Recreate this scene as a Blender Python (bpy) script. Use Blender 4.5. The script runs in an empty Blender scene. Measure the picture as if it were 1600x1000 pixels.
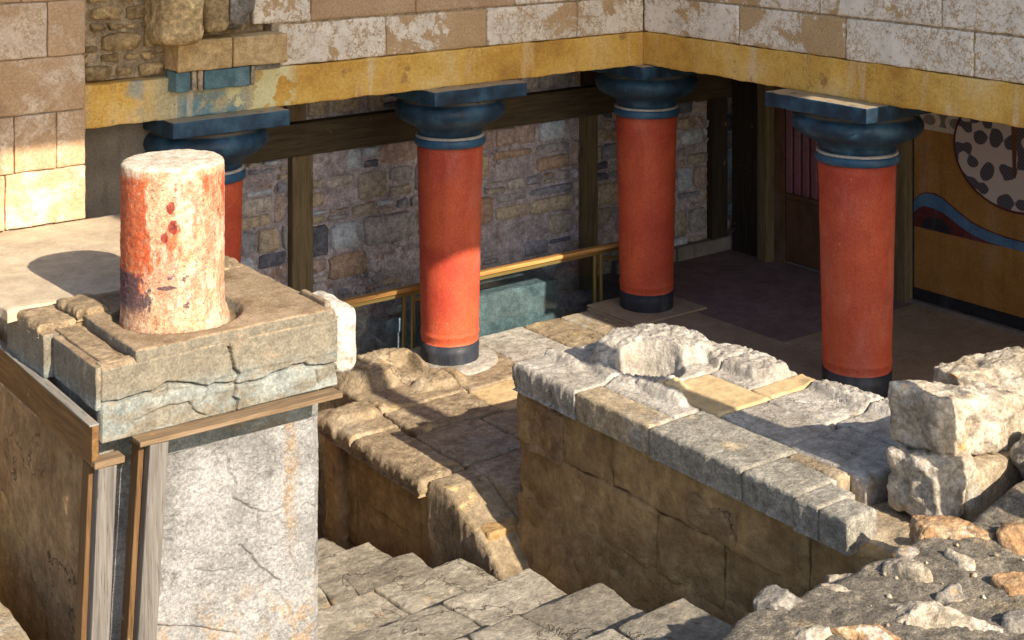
import bpy, math, random
import numpy as np
from mathutils import Vector
random.seed(7); RNG = np.random.RandomState(11)
scene = bpy.context.scene
col = scene.collection

# ------------------------------------------------------------------ camera
cam_d = bpy.data.cameras.new('camera')
cam = bpy.data.objects.new('camera', cam_d); col.objects.link(cam)
cam.location = (-9.482, -10.382, 4.33)
cam.rotation_euler = (math.radians(90), 0, -math.radians(37.12))
cam_d.sensor_width = 36; cam_d.lens = 36 * 2270 / 1600
cam_d.shift_y = -722 / 1600
cam_d.clip_start = 0.1; cam_d.clip_end = 2000
scene.camera = cam

# ------------------------------------------------------------------ sky, sun, exposure
SUN_EL = math.radians(32.3); SUN_DX = -0.045          # shadows fall along +Y, drifting a little to -X
world = bpy.data.worlds.new('World'); scene.world = world; world.use_nodes = True
wn = world.node_tree; wn.nodes.clear()
sky = wn.nodes.new('ShaderNodeTexSky'); sky.sky_type = 'NISHITA'; sky.sun_disc = False
sky.sun_elevation = SUN_EL
tosun = Vector((-SUN_DX, -1, math.tan(SUN_EL))).normalized()
sky.sun_rotation = math.atan2(tosun.x, tosun.y)
sky.air_density = 1.0; sky.dust_density = 1.5; sky.ozone_density = 1.0
bg = wn.nodes.new('ShaderNodeBackground'); bg.inputs[1].default_value = 0.12
wo = wn.nodes.new('ShaderNodeOutputWorld')
wn.links.new(sky.outputs[0], bg.inputs[0]); wn.links.new(bg.outputs[0], wo.inputs[0])
sd = bpy.data.lights.new('sun', 'SUN'); sd.energy = 5.0; sd.angle = math.radians(0.5); sd.color = (1, .88, .71)
sun = bpy.data.objects.new('sun', sd); col.objects.link(sun)
sun.rotation_euler = tosun.to_track_quat('Z', 'Y').to_euler()
sun.location = (0, -20, 20)
vs = scene.view_settings
vs.view_transform = 'Standard'; vs.look = 'None'; vs.gamma = 1; vs.exposure = 0.85
vs.use_curve_mapping = False
scene.render.engine = 'CYCLES'
scene.cycles.max_bounces = 8; scene.cycles.diffuse_bounces = 5
scene.cycles.transparent_max_bounces = 8
scene.cycles.use_denoising = True

# ------------------------------------------------------------------ noise
_perm = RNG.permutation(256); _perm = np.concatenate([_perm, _perm, _perm])
_grad = RNG.normal(size=(256, 3)); _grad /= np.linalg.norm(_grad, axis=1)[:, None]
def perlin(p):
    p = np.asarray(p, float); i = np.floor(p).astype(int); f = p - i; i &= 255
    u = f * f * f * (f * (f * 6 - 15) + 10)
    out = 0
    for dx in (0, 1):
        for dy in (0, 1):
            for dz in (0, 1):
                h = _perm[_perm[_perm[(i[:, 0] + dx) & 255] + ((i[:, 1] + dy) & 255)] + ((i[:, 2] + dz) & 255)]
                g = _grad[h & 255]
                d = (g * (f - np.array([dx, dy, dz]))).sum(1)
                w = (u[:, 0] if dx else 1 - u[:, 0]) * (u[:, 1] if dy else 1 - u[:, 1]) * (u[:, 2] if dz else 1 - u[:, 2])
                out = out + d * w
    return out * 1.6
def fbm(p, s, o=4, g=.5):
    p = np.asarray(p, float); a = 1; t = 0; r = 0
    for k in range(o):
        r = r + a * perlin(p * s + 17.3 * k); t += a; a *= g; s *= 2.03
    return r / t
def ridged(p, s, o=3):
    p = np.asarray(p, float); a = 1; t = 0; r = 0
    for k in range(o):
        r = r + a * (1 - 2 * np.abs(perlin(p * s + 31.7 * k))); t += a; a *= .5; s *= 2.1
    return r / t
def sstep(a, b, x):
    t = np.clip((x - a) / (b - a), 0, 1); return t * t * (3 - 2 * t)

# ------------------------------------------------------------------ object helpers
def tag(o, label=None, cat=None, group=None, kind=None):
    if label: o['label'] = label
    if cat: o['category'] = cat; o['kind'] = 'thing'
    if group: o['group'] = group
    if kind: o['kind'] = kind
    return o
def thing(name, loc, label, cat, group=None):
    o = bpy.data.objects.new(name, None); col.objects.link(o); o.location = loc
    o.empty_display_size = .2
    o['kind'] = 'thing'
    return tag(o, label, cat, group)
def link(name, me, parent=None):
    o = bpy.data.objects.new(name, me); col.objects.link(o)
    if parent is not None:
        o.parent = parent
        off = Vector((0, 0, 0)); q = parent
        while q is not None: off += q.location; q = q.parent
        o.location = -off                       # meshes are written in world coordinates
    return o
def mesh(name, v, f, m, parent=None, smooth=True):
    me = bpy.data.meshes.new(name)
    me.from_pydata([tuple(map(float, a)) for a in v], [], [tuple(int(i) for i in a) for a in f])
    if smooth: me.polygons.foreach_set('use_smooth', [True] * len(me.polygons))
    me.update(); me.materials.append(M[m])
    return link(name, me, parent)
def weld(v, f):
    key = np.round(np.asarray(v) * 20000).astype(np.int64)
    _, first, inv = np.unique(key, axis=0, return_index=True, return_inverse=True)
    inv = inv.ravel()
    return np.asarray(v)[first], [[inv[i] for i in q] for q in f]
def axis_pts(h, res, r):
    n = max(2, int(math.ceil(2 * h / res)))
    p = list(np.linspace(-h, h, n + 1))
    if r:
        ex = [-h + r * k for k in (.3, 1., 2.2)] + [h - r * k for k in (.3, 1., 2.2)]
        ex = [e for e in ex if abs(e) < h]
        p = [q for q in p if abs(abs(q) - h) < 1e-9 or all(abs(q - e) > min(res, r) * .45 for e in ex)] + ex
        p = sorted(set(np.round(p, 6)))
    return np.array(p)
def box_grid(half, res, r=0):
    V = []; Fc = []; n0 = 0
    for ax in range(3):
        a, b = [(1, 2), (2, 0), (0, 1)][ax]
        ua = axis_pts(half[a], res, r); ub = axis_pts(half[b], res, r); na = len(ua) - 1; nb = len(ub) - 1
        for s in (-1, 1):
            A, B = np.meshgrid(ua, ub, indexing='ij')
            P = np.zeros(A.shape + (3,)); P[..., a] = A; P[..., b] = B; P[..., ax] = s * half[ax]
            V.append(P.reshape(-1, 3))
            i, j = np.meshgrid(np.arange(na), np.arange(nb), indexing='ij')
            q = n0 + i * (nb + 1) + j
            quad = np.stack([q, q + nb + 1, q + nb + 2, q + 1], -1).reshape(-1, 4)
            if s < 0: quad = quad[:, ::-1]
            Fc.append(quad); n0 += (na + 1) * (nb + 1)
    return np.concatenate(V), np.concatenate(Fc)
def rbox(name, lo, hi, m, parent=None, r=.02, res=.04, amp=.006, sc=5., seed=None, spike=0, spsc=25., rot=0, tilt=(0, 0), warp=None, smooth=True):
    """a block with rounded, worn edges and an uneven surface"""
    lo = np.array(lo, float); hi = np.array(hi, float); c = (lo + hi) / 2; half = (hi - lo) / 2
    r = min(r, half.min() * .95)
    v, f = box_grid(half, res, r); v, f = weld(v, f)
    q = np.clip(v, -half + r, half - r); n = v - q; n /= np.linalg.norm(n, axis=1)[:, None] + 1e-9
    v = q + n * r
    sd_ = RNG.rand(3) * 40 if seed is None else np.array([seed * 7.1, seed * 3.3, seed * 5.7])
    v = v + n * (amp * 2 * fbm(v + sd_, sc, 4))[:, None]
    if spike: v = v + n * (spike * ridged(v + sd_, spsc, 2))[:, None]
    if warp: v = warp(v)
    if tilt != (0, 0):
        v[:, 2] += v[:, 0] * tilt[0] + v[:, 1] * tilt[1]
    if rot:
        cr, sr = math.cos(rot), math.sin(rot)
        v = np.stack([v[:, 0] * cr - v[:, 1] * sr, v[:, 0] * sr + v[:, 1] * cr, v[:, 2]], 1)
    return mesh(name, v + c, f, m, parent, smooth)
def rock(name, c, half, m, parent=None, amp=.02, sc=7, rot=0, res=.022, spike=.006, seed=1, cuts=14, tilt=(0, 0), sq=.55, spsc=22):
    """a broken stone: a block knocked off by random planes, then weathered"""
    rg = np.random.RandomState(seed); half = np.array(half, float)
    n = int(np.clip(2 * half.max() / res, 6, 60))
    v, f = box_grid(np.ones(3), 2. / n); v, f = weld(v, f)
    u = v / np.linalg.norm(v, axis=1)[:, None]
    v = v * sq + u * (1 - sq) * 1.12
    for k in range(cuts):
        d = rg.normal(size=3); d /= np.linalg.norm(d); o = rg.uniform(.55, .95) * (1 + .25 * sq)
        p = v @ d; v = v - np.maximum(p - o, 0)[:, None] * d * .93
    v = v * half; nn = u / half; nn /= np.linalg.norm(nn, axis=1)[:, None]
    off = rg.rand(3) * 50
    v = v + nn * (amp * 1.6 * fbm(v + off, sc, 5, .55) + spike * ridged(v + off, spsc, 2))[:, None]
    v[:, 2] += v[:, 0] * tilt[0] + v[:, 1] * tilt[1]
    cr, sr = math.cos(rot), math.sin(rot)
    v = np.stack([v[:, 0] * cr - v[:, 1] * sr, v[:, 0] * sr + v[:, 1] * cr, v[:, 2]], 1)
    return mesh(name, v + np.array(c), f, m, parent)
def box(name, lo, hi, m, parent=None, bev=.004):
    return rbox(name, lo, hi, m, parent, r=bev, res=10, amp=0, smooth=False) if bev <= 0 else _bbox(name, lo, hi, m, parent, bev)
def _bbox(name, lo, hi, m, parent, b):
    import bmesh
    bm = bmesh.new(); bmesh.ops.create_cube(bm, size=1)
    lo = Vector(lo); hi = Vector(hi)
    for v in bm.verts: v.co = Vector(((lo[i] + hi[i]) / 2 + v.co[i] * (hi[i] - lo[i]) for i in range(3)))
    bmesh.ops.bevel(bm, geom=bm.edges[:], offset=b, segments=1, affect='EDGES')
    me = bpy.data.meshes.new(name); bm.to_mesh(me); bm.free(); me.materials.append(M[m])
    return link(name, me, parent)
def beam(name, a, b, w, h, m, parent=None, up=(0, 0, 1), res=.05, amp=.002):
    """squared timber from a to b"""
    a = Vector(a); b = Vector(b); d = (b - a); L = d.length; d.normalize()
    u = Vector(up); s = d.cross(u).normalized(); u = s.cross(d).normalized()
    v, f = box_grid(np.array([w / 2, L / 2, h / 2]), res, .004); v, f = weld(v, f)
    half = np.array([w / 2, L / 2, h / 2]); r = .005
    q = np.clip(v, -half + r, half - r); n = v - q; n /= np.linalg.norm(n, axis=1)[:, None] + 1e-9
    v = q + n * r; v = v + n * (amp * fbm(v * np.array([1, .15, 1]) + RNG.rand(3) * 30, 18, 3))[:, None]
    c = np.array((a + b) / 2)
    W = c + v[:, :1] * np.array(s) + v[:, 1:2] * np.array(d) + v[:, 2:3] * np.array(u)
    return mesh(name, W, f, m, parent)
def grid_faces(nu, nv, off=0):
    i, j = np.meshgrid(np.arange(nu), np.arange(nv), indexing='ij')
    q = off + i * (nv + 1) + j
    return np.stack([q, q + nv + 1, q + nv + 2, q + 1], -1).reshape(-1, 4)
def relief(name, org, u, v, n, w, h, res, fun, m, parent=None, skirt=.05):
    """a panel whose face stands out of the plane by fun(a, b); its rim turns back by skirt"""
    org, u, v, n = [np.array(t, float) for t in (org, u, v, n)]
    nu, nv = max(2, int(w / res)), max(2, int(h / res))
    ua = np.linspace(0, w, nu + 1); va = np.linspace(0, h, nv + 1)
    A, B = np.meshgrid(ua, va, indexing='ij'); A = A.ravel(); B = B.ravel()
    hgt = fun(A, B)
    P = org + A[:, None] * u + B[:, None] * v + hgt[:, None] * n
    f = [tuple(q) for q in grid_faces(nu, nv)]
    idx = lambda i, j: i * (nv + 1) + j
    ring = [idx(i, 0) for i in range(nu)] + [idx(nu, j) for j in range(nv)] + [idx(i, nv) for i in range(nu, 0, -1)] + [idx(0, j) for j in range(nv, 0, -1)]
    base = len(P); back = P[ring] - hgt[ring][:, None] * n - skirt * n
    P = np.concatenate([P, back]); k = len(ring)
    for t in range(k):
        a, b = ring[t], ring[(t + 1) % k]
        f.append((b, a, base + t, base + (t + 1) % k))
    return mesh(name, P, f, m, parent)
def hslab(name, x0, x1, y0, y1, zb, hf, m, parent=None, res=.013, r=.02, side=0., jag=.01):
    """a slab whose top is a height field and whose rim is worn"""
    nx, ny = max(3, int((x1 - x0) / res)), max(3, int((y1 - y0) / res))
    X, Y = np.meshgrid(np.linspace(x0, x1, nx + 1), np.linspace(y0, y1, ny + 1), indexing='ij'); X = X.ravel(); Y = Y.ravel()
    ed = np.minimum(np.minimum(X - x0, x1 - X), np.minimum(Y - y0, y1 - Y))
    P2 = np.stack([X, Y, np.zeros_like(X)], 1)
    rr = r * (1 + .8 * fbm(P2 + 5.5, 6, 3))
    Z = hf(X, Y) - np.where(ed < rr, rr - np.sqrt(np.maximum(rr ** 2 - (rr - np.minimum(ed, rr)) ** 2, 0)), 0)
    wj = (1 - sstep(0, .06, ed)) * jag
    Xj = X + wj * fbm(P2 + 9.1, 9, 3) * 2; Yj = Y + wj * fbm(P2 + 3.3, 9, 3) * 2
    P = np.stack([Xj, Yj, Z], 1); f = [tuple(q) for q in grid_faces(nx, ny)]
    idx = lambda i, j: i * (ny + 1) + j
    ring = [idx(i, 0) for i in range(nx)] + [idx(nx, j) for j in range(ny)] + [idx(i, ny) for i in range(nx, 0, -1)] + [idx(0, j) for j in range(ny, 0, -1)]
    k = len(ring); cx, cy = (x0 + x1) / 2, (y0 + y1) / 2
    rows = [np.array(ring)]; nrow = 9
    top = P[ring]; nrm = np.stack([np.sign(top[:, 0] - cx) * (np.abs(np.minimum(X[ring] - x0, x1 - X[ring])) < 1e-6), np.sign(top[:, 1] - cy) * (np.abs(np.minimum(Y[ring] - y0, y1 - Y[ring])) < 1e-6), np.zeros(k)], 1)
    allv = [P]; base = len(P)
    for t in range(1, nrow + 1):
        w = t / nrow; q = top.copy(); q[:, 2] = top[:, 2] * (1 - w) + zb * w
        if side and t < nrow:
            st = np.array([1, 1, .25])
            q = q + nrm * ((side * (ridged(q * st, 30, 2) * .8 + fbm(q, 6, 3) * .6)) * min(1, 3 * w) - side * 1.5 * w * w)[:, None]
        allv.append(q); rows.append(base + np.arange(k)); base += k
    for t in range(nrow):
        A, B = rows[t], rows[t + 1]
        for i in range(k):
            j = (i + 1) % k
            f.append((A[j], A[i], B[i], B[j]))
    return mesh(name, np.concatenate(allv), f, m, parent)
def lathe(name, prof, c, m, parent=None, n=64, cap=True, disp=None):
    prof = np.array(prof, float); k = len(prof)
    th = np.arange(n) * 2 * math.pi / n
    v = np.stack([np.outer(prof[:, 0], np.cos(th)), np.outer(prof[:, 0], np.sin(th)), np.repeat(prof[:, 1:2], n, 1)], -1).reshape(-1, 3)
    f = []
    for i in range(k - 1):
        for j in range(n):
            a = i * n + j; b = i * n + (j + 1) % n
            f.append((a, b, b + n, a + n))
    if cap:
        f.append(tuple(range(n - 1, -1, -1))); f.append(tuple((k - 1) * n + j for j in range(n)))
    v = v + np.array(c)
    if disp is not None: v = disp(v)
    o = mesh(name, v, f, m, parent)
    return o
def poly_dist(px, py, pts):
    d = np.full(px.shape, 9.)
    for (ax, ay), (bx, by) in zip(pts[:-1], pts[1:]):
        L2 = (bx - ax) ** 2 + (by - ay) ** 2 + 1e-12
        t = np.clip(((px - ax) * (bx - ax) + (py - ay) * (by - ay)) / L2, 0, 1)
        d = np.minimum(d, np.hypot(px - ax - t * (bx - ax), py - ay - t * (by - ay)))
    return d
def cells(x0, x1, y0, y1, area, aspect=1.5, rng=None):
    """irregular stone outlines that fill a rectangle"""
    rng = rng or RNG
    rowh = math.sqrt(area / aspect); pts = []
    nr = max(1, round((y1 - y0) / rowh))
    for r in range(nr):
        n = max(1, int(round((x1 - x0) / (rowh * aspect) * rng.uniform(.75, 1.3))))
        for c in range(n):
            pts.append((x0 + (c + .5 + rng.uniform(-.26, .26)) * (x1 - x0) / n, y0 + (r + .5 + rng.uniform(-.33, .33)) * (y1 - y0) / nr))
    pts = np.array(pts); S = np.array([1 / aspect, 1.]); P = pts * S
    out = []
    for i in range(len(P)):
        poly = [(x0 * S[0], y0), (x1 * S[0], y0), (x1 * S[0], y1), (x0 * S[0], y1)]
        dist = np.hypot(*(P - P[i]).T); order = np.argsort(dist)[1:28]
        for j in order:
            mx, my = (P[i] + P[j]) / 2; nx, ny = P[j] - P[i]; new = []
            for a, b in zip(poly, poly[1:] + poly[:1]):
                da = (a[0] - mx) * nx + (a[1] - my) * ny; db = (b[0] - mx) * nx + (b[1] - my) * ny
                if da <= 0: new.append(a)
                if da * db < 0:
                    t = da / (da - db); new.append((a[0] + (b[0] - a[0]) * t, a[1] + (b[1] - a[1]) * t))
            poly = new
            if len(poly) < 3: break
        if len(poly) >= 3: out.append([(a[0] / S[0], a[1]) for a in poly])
    return out
def rubble_rows(x0, x1, y0, y1, h0, h1, rng, skip=lambda x, y: 0.):
    out = []; y = y0
    while y < y1 - .02:
        h = min(rng.uniform(h0, h1), y1 - y)
        if y1 - (y + h) < h0 * .6: h = y1 - y
        x = x0 - rng.uniform(0, .1); slope = rng.uniform(-.02, .02)
        while x < x1:
            w = h * rng.uniform(.75, 2.1); a, b = max(x, x0), min(x + w, x1); x += w
            if b - a < .05: continue
            parts = [(y, y + h)]
            if h > .13 and rng.rand() < .35:
                k = rng.uniform(.35, .65); parts = [(y, y + h * k), (y + h * k, y + h)]
            for c, d in parts:
                if rng.rand() < skip((a + b) / 2, (c + d) / 2): continue
                g = rng.uniform(.006, .022); j = lambda: rng.uniform(-.014, .014)
                out.append([(a + g + j(), c + g + j()), ((a + b) / 2, c + g + j() * .7), (b - g + j(), c + g + j()), (b - g + j() * .6, (c + d) / 2), (b - g + j(), d - g + j()), ((a + b) / 2 + j(), d - g + j() * .7), (a + g + j(), d - g + j()), (a + g + j() * .6, (c + d) / 2)])
        y += h
    return out
def wall_stone(name, poly, org, u, v, n, m, parent, gap=.012, depth=.03, rng=None):
    rng = rng or RNG
    p = np.array(poly); c = p.mean(0)
    q = []
    for i in range(len(p)):                                  # cut the corners once: a worn outline
        a, b = p[i], p[(i + 1) % len(p)]
        q += [a * .76 + b * .24, a * .24 + b * .76]
    q = np.array(q); d = np.linalg.norm(q - c, axis=1)[:, None]
    size = d.mean()
    if size < .03: return None
    q0 = c + (q - c) * np.maximum(0.2, (d - gap) / d) * (1 + rng.uniform(-.05, .02, (len(q), 1)))
    q1 = c + (q0 - c) * rng.uniform(.86, .93); k = len(q)
    dep = depth * rng.uniform(.4, 1.5)
    L = [np.c_[q0, np.full(k, -.06)], np.c_[q0, np.full(k, dep * .35)], np.c_[q1, dep * rng.uniform(.85, 1.1, k)], np.array([[c[0], c[1], dep * rng.uniform(.95, 1.15)]])]
    w = np.concatenate(L); org, u, v, n = [np.array(t, float) for t in (org, u, v, n)]
    V = org + w[:, :1] * u + w[:, 1:2] * v + w[:, 2:3] * n
    f = []
    for r_ in range(2):
        for i in range(k):
            j = (i + 1) % k; f.append((r_ * k + i, r_ * k + j, (r_ + 1) * k + j, (r_ + 1) * k + i))
    for i in range(k): f.append((2 * k + i, 2 * k + (i + 1) % k, 3 * k))
    return mesh(name, V, f, m, parent)

# ------------------------------------------------------------------ materials
M = {}
class NT:
    def __init__(s, name):
        s.m = bpy.data.materials.new(name); s.m.use_nodes = True; s.t = s.m.node_tree; s.t.nodes.clear()
        s.out = s.t.nodes.new('ShaderNodeOutputMaterial'); M[name] = s.m
        s.bs = s.t.nodes.new('ShaderNodeBsdfPrincipled'); s.t.links.new(s.bs.outputs[0], s.out.inputs[0])
        s.geo = s.t.nodes.new('ShaderNodeNewGeometry'); s.pos = s.geo.outputs['Position']
    def n(s, ty, **kw):
        x = s.t.nodes.new(ty)
        for k, v in kw.items(): setattr(x, k, v)
        return x
    def l(s, a, b): s.t.links.new(a, b)
    def vec(s, scale):
        mp = s.n('ShaderNodeMapping'); s.l(s.pos, mp.inputs[0]); mp.inputs['Scale'].default_value = scale
        return mp.outputs[0]
    def noise(s, scale, detail=5, rough=.6, vec=None, dist=0, off=None):
        x = s.n('ShaderNodeTexNoise'); x.inputs['Scale'].default_value = scale; x.inputs['Detail'].default_value = detail
        x.inputs['Roughness'].default_value = rough; x.inputs['Distortion'].default_value = dist
        v = vec if vec is not None else s.pos
        if off is not None:
            a = s.n('ShaderNodeVectorMath', operation='ADD'); s.l(v, a.inputs[0]); a.inputs[1].default_value = off; v = a.outputs[0]
        s.l(v, x.inputs['Vector']); return x.outputs['Fac']
    def vor(s, scale, feature='F1', vec=None, out='Distance'):
        x = s.n('ShaderNodeTexVoronoi', feature=feature); x.inputs['Scale'].default_value = scale
        s.l(vec if vec is not None else s.pos, x.inputs['Vector']); return x.outputs[out]
    def ramp(s, fac, stops, interp='LINEAR'):
        x = s.n('ShaderNodeValToRGB'); s.l(fac, x.inputs[0]); e = x.color_ramp.elements; x.color_ramp.interpolation = interp
        while len(e) < len(stops): e.new(.5)
        for i, (p, c) in enumerate(stops):
            e[i].position = p; e[i].color = (c, c, c, 1) if not hasattr(c, '__len__') else tuple(c) + (1,)
        return x.outputs[0]
    def step(s, fac, a, b, lo=0, hi=1):
        x = s.n('ShaderNodeMapRange', interpolation_type='SMOOTHSTEP'); s.l(fac, x.inputs[0])
        x.inputs[1].default_value = a; x.inputs[2].default_value = b; x.inputs[3].default_value = lo; x.inputs[4].default_value = hi
        return x.outputs[0]
    def math(s, op, a, b=None):
        x = s.n('ShaderNodeMath', operation=op)
        for i, t in enumerate((a, b)):
            if t is None: continue
            if isinstance(t, (int, float)): x.inputs[i].default_value = t
            else: s.l(t, x.inputs[i])
        return x.outputs[0]
    def mix(s, fac, a, b, blend='MIX'):
        x = s.n('ShaderNodeMix', data_type='RGBA', blend_type=blend)
        for i, t in ((0, fac), (6, a), (7, b)):
            if isinstance(t, (int, float)): x.inputs[i].default_value = t
            elif isinstance(t, tuple): x.inputs[i].default_value = t + (1,)
            else: s.l(t, x.inputs[i])
        return x.outputs[2]
    def xyz(s):
        x = s.n('ShaderNodeSeparateXYZ'); s.l(s.pos, x.inputs[0]); return x.outputs
    def fin(s, colr, rough=.9, bump=None, strength=.4, dist=.01, spec=.3):
        if isinstance(colr, tuple): s.bs.inputs['Base Color'].default_value = colr + (1,)
        else: s.l(colr, s.bs.inputs['Base Color'])
        if isinstance(rough, (int, float)): s.bs.inputs['Roughness'].default_value = rough
        else: s.l(rough, s.bs.inputs['Roughness'])
        s.bs.inputs['Specular IOR Level'].default_value = spec
        if bump is not None:
            b = s.n('ShaderNodeBump'); b.inputs['Strength'].default_value = strength; b.inputs['Distance'].default_value = dist
            s.l(bump, b.inputs['Height']); s.l(b.outputs[0], s.bs.inputs['Normal'])
def stone(name, c0, c1, c2=None, sc=2.5, grain=.35, bsc=35, bump=.5, dist=.025, rough=.92, rand=.0, patch=(), pits=0., crack=None):
    t = NT(name)
    n1 = t.noise(sc, 7, .65); c2 = c2 or c1
    colr = t.ramp(n1, [(.3, c0), (.52, c1), (.72, c2)])
    for k, (pc, psc, lo, hi) in enumerate(patch):
        colr = t.mix(t.step(t.noise(psc, 8, .68, off=(3.1 * k + 1, 7.7, 2.2)), lo, hi), colr, pc)
    colr = t.mix(min(.5, .15 + grain), colr, t.ramp(t.noise(sc * 3.7, 8, .66, off=(6, 6, 1)), [(.36, .22), (.5, .5), (.64, .76)]), 'OVERLAY')
    colr = t.mix(min(1, .05 + grain * .7), colr, t.ramp(t.noise(bsc * .42, 6, .68, off=(1, 8, 8)), [(.38, .15), (.5, .5), (.62, .85)]), 'OVERLAY')
    g = t.noise(bsc * 1.3, 7, .75)
    colr = t.mix(min(1, grain * 1.15), colr, t.ramp(g, [(.36, .08), (.5, .5), (.63, .92)]), 'OVERLAY')
    hgt = t.math('ADD', t.noise(bsc, 8, .7), t.math('MULTIPLY', t.noise(bsc * .3, 6, .65), 1.8))
    if pits:
        pv = t.step(t.vor(bsc * 1.3), .05, .28); pm = t.step(t.noise(bsc * .3, 2), .45, .6)
        pm = t.math('MULTIPLY', t.math('SUBTRACT', 1., pv), pm)
        hgt = t.math('SUBTRACT', hgt, t.math('MULTIPLY', pm, pits))
        colr = t.mix(t.math('MULTIPLY', pm, .55), colr, (c0[0] * .35, c0[1] * .3, c0[2] * .25))
    if crack:
        csc, wdt, cc = crack
        vn = t.math('ABSOLUTE', t.math('SUBTRACT', t.noise(csc * .7, 6, .6, off=(9, 4, 2)), .5))
        cr = t.step(vn, .0, wdt * .22, 1, 0)
        cr = t.math('MULTIPLY', cr, t.step(t.noise(csc * .5, 3, off=(9, 2, 4)), .50, .58))
        colr = t.mix(t.math('MULTIPLY', cr, .8), colr, cc)
        hgt = t.math('SUBTRACT', hgt, cr)
    if rand:
        oi = t.n('ShaderNodeObjectInfo'); hs = t.n('ShaderNodeHueSaturation'); t.l(colr, hs.inputs['Color'])
        t.l(t.math('ADD', t.math('MULTIPLY', oi.outputs['Random'], rand * 2), 1 - rand), hs.inputs['Value'])
        colr = hs.outputs[0]
    t.fin(colr, rough, hgt, bump, dist)
    return t

# plastered ashlar: pale limewash flaking off a tan block
def ashlar(name, tan0, tan1, white, lo, hi, off):
    t = NT(name)
    base = t.ramp(t.noise(2.2, 6, .62), [(.3, tan0), (.7, tan1)])
    oi = t.n('ShaderNodeObjectInfo')
    nz = t.noise(2.3, 12, .72, off=off, dist=.4)
    thr = t.math('ADD', nz, t.math('MULTIPLY', t.math('SUBTRACT', oi.outputs['Random'], .5), .16))
    peel = t.step(thr, lo, hi)
    vein = t.math('ABSOLUTE', t.math('SUBTRACT', t.noise(7, 7, .62, off=(3, 9, 1)), .5))
    vein2 = t.math('ABSOLUTE', t.math('SUBTRACT', t.noise(13, 6, .62, off=(7, 2, 5)), .5))
    cr = t.math('MULTIPLY', t.step(vein, .004, .02), t.step(vein2, .002, .016))
    cr = t.math('MAXIMUM', cr, t.step(t.noise(2.5, 3, off=(5, 1, 8)), .50, .60))
    flake = t.step(t.noise(22, 7, .75), .37, .43)
    peel = t.math('MULTIPLY', peel, t.math('MULTIPLY', cr, flake))
    colr = t.mix(peel, base, t.ramp(t.noise(7, 4), [(.3, tuple(x * .8 for x in white)), (.65, white)]))
    stain = t.step(t.noise(1.7, 6, .6, off=(2, 8, 4)), .62, .74)
    colr = t.mix(t.math('MULTIPLY', stain, .6), colr, (tan0[0] * .55, tan0[1] * .5, tan0[2] * .5))
    pit = t.math('MULTIPLY', t.step(t.vor(38), .08, .2, 1, 0), t.step(t.noise(9, 3, off=(2, 1, 1)), .5, .62))
    colr = t.mix(t.math('MULTIPLY', pit, .6), colr, (.10, .06, .035))
    colr = t.mix(.25, colr, t.ramp(t.noise(60, 6, .7), [(.37, .12), (.5, .5), (.62, .9)]), 'OVERLAY')
    h = t.math('ADD', t.math('MULTIPLY', peel, .5), t.noise(45, 7, .7))
    t.fin(colr, .93, h, .45, .008)
ashlar('limewashed_ashlar', (.44, .28, .14), (.60, .42, .24), (.92, .82, .68), .455, .485, (1, 2, 3))
ashlar('limewashed_ashlar_right', (.46, .30, .15), (.60, .43, .24), (.94, .86, .74), .44, .47, (4, 1, 7))
ashlar('tan_ashlar', (.42, .26, .14), (.55, .38, .23), (.72, .58, .43), .46, .60, (8, 3, 1))
stone('mortar', (.30, .22, .14), (.42, .33, .22), sc=4, bsc=50, bump=.6)
stone('sandy_block', (.45, .29, .12), (.60, .42, .2), (.66, .5, .28), sc=3.5, bsc=60, bump=.5, grain=.25)
stone('rubble_tan', (.26, .18, .09), (.42, .30, .15), (.55, .42, .22), sc=5, bsc=30, bump=.8, rand=.35, dist=.02)

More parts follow.
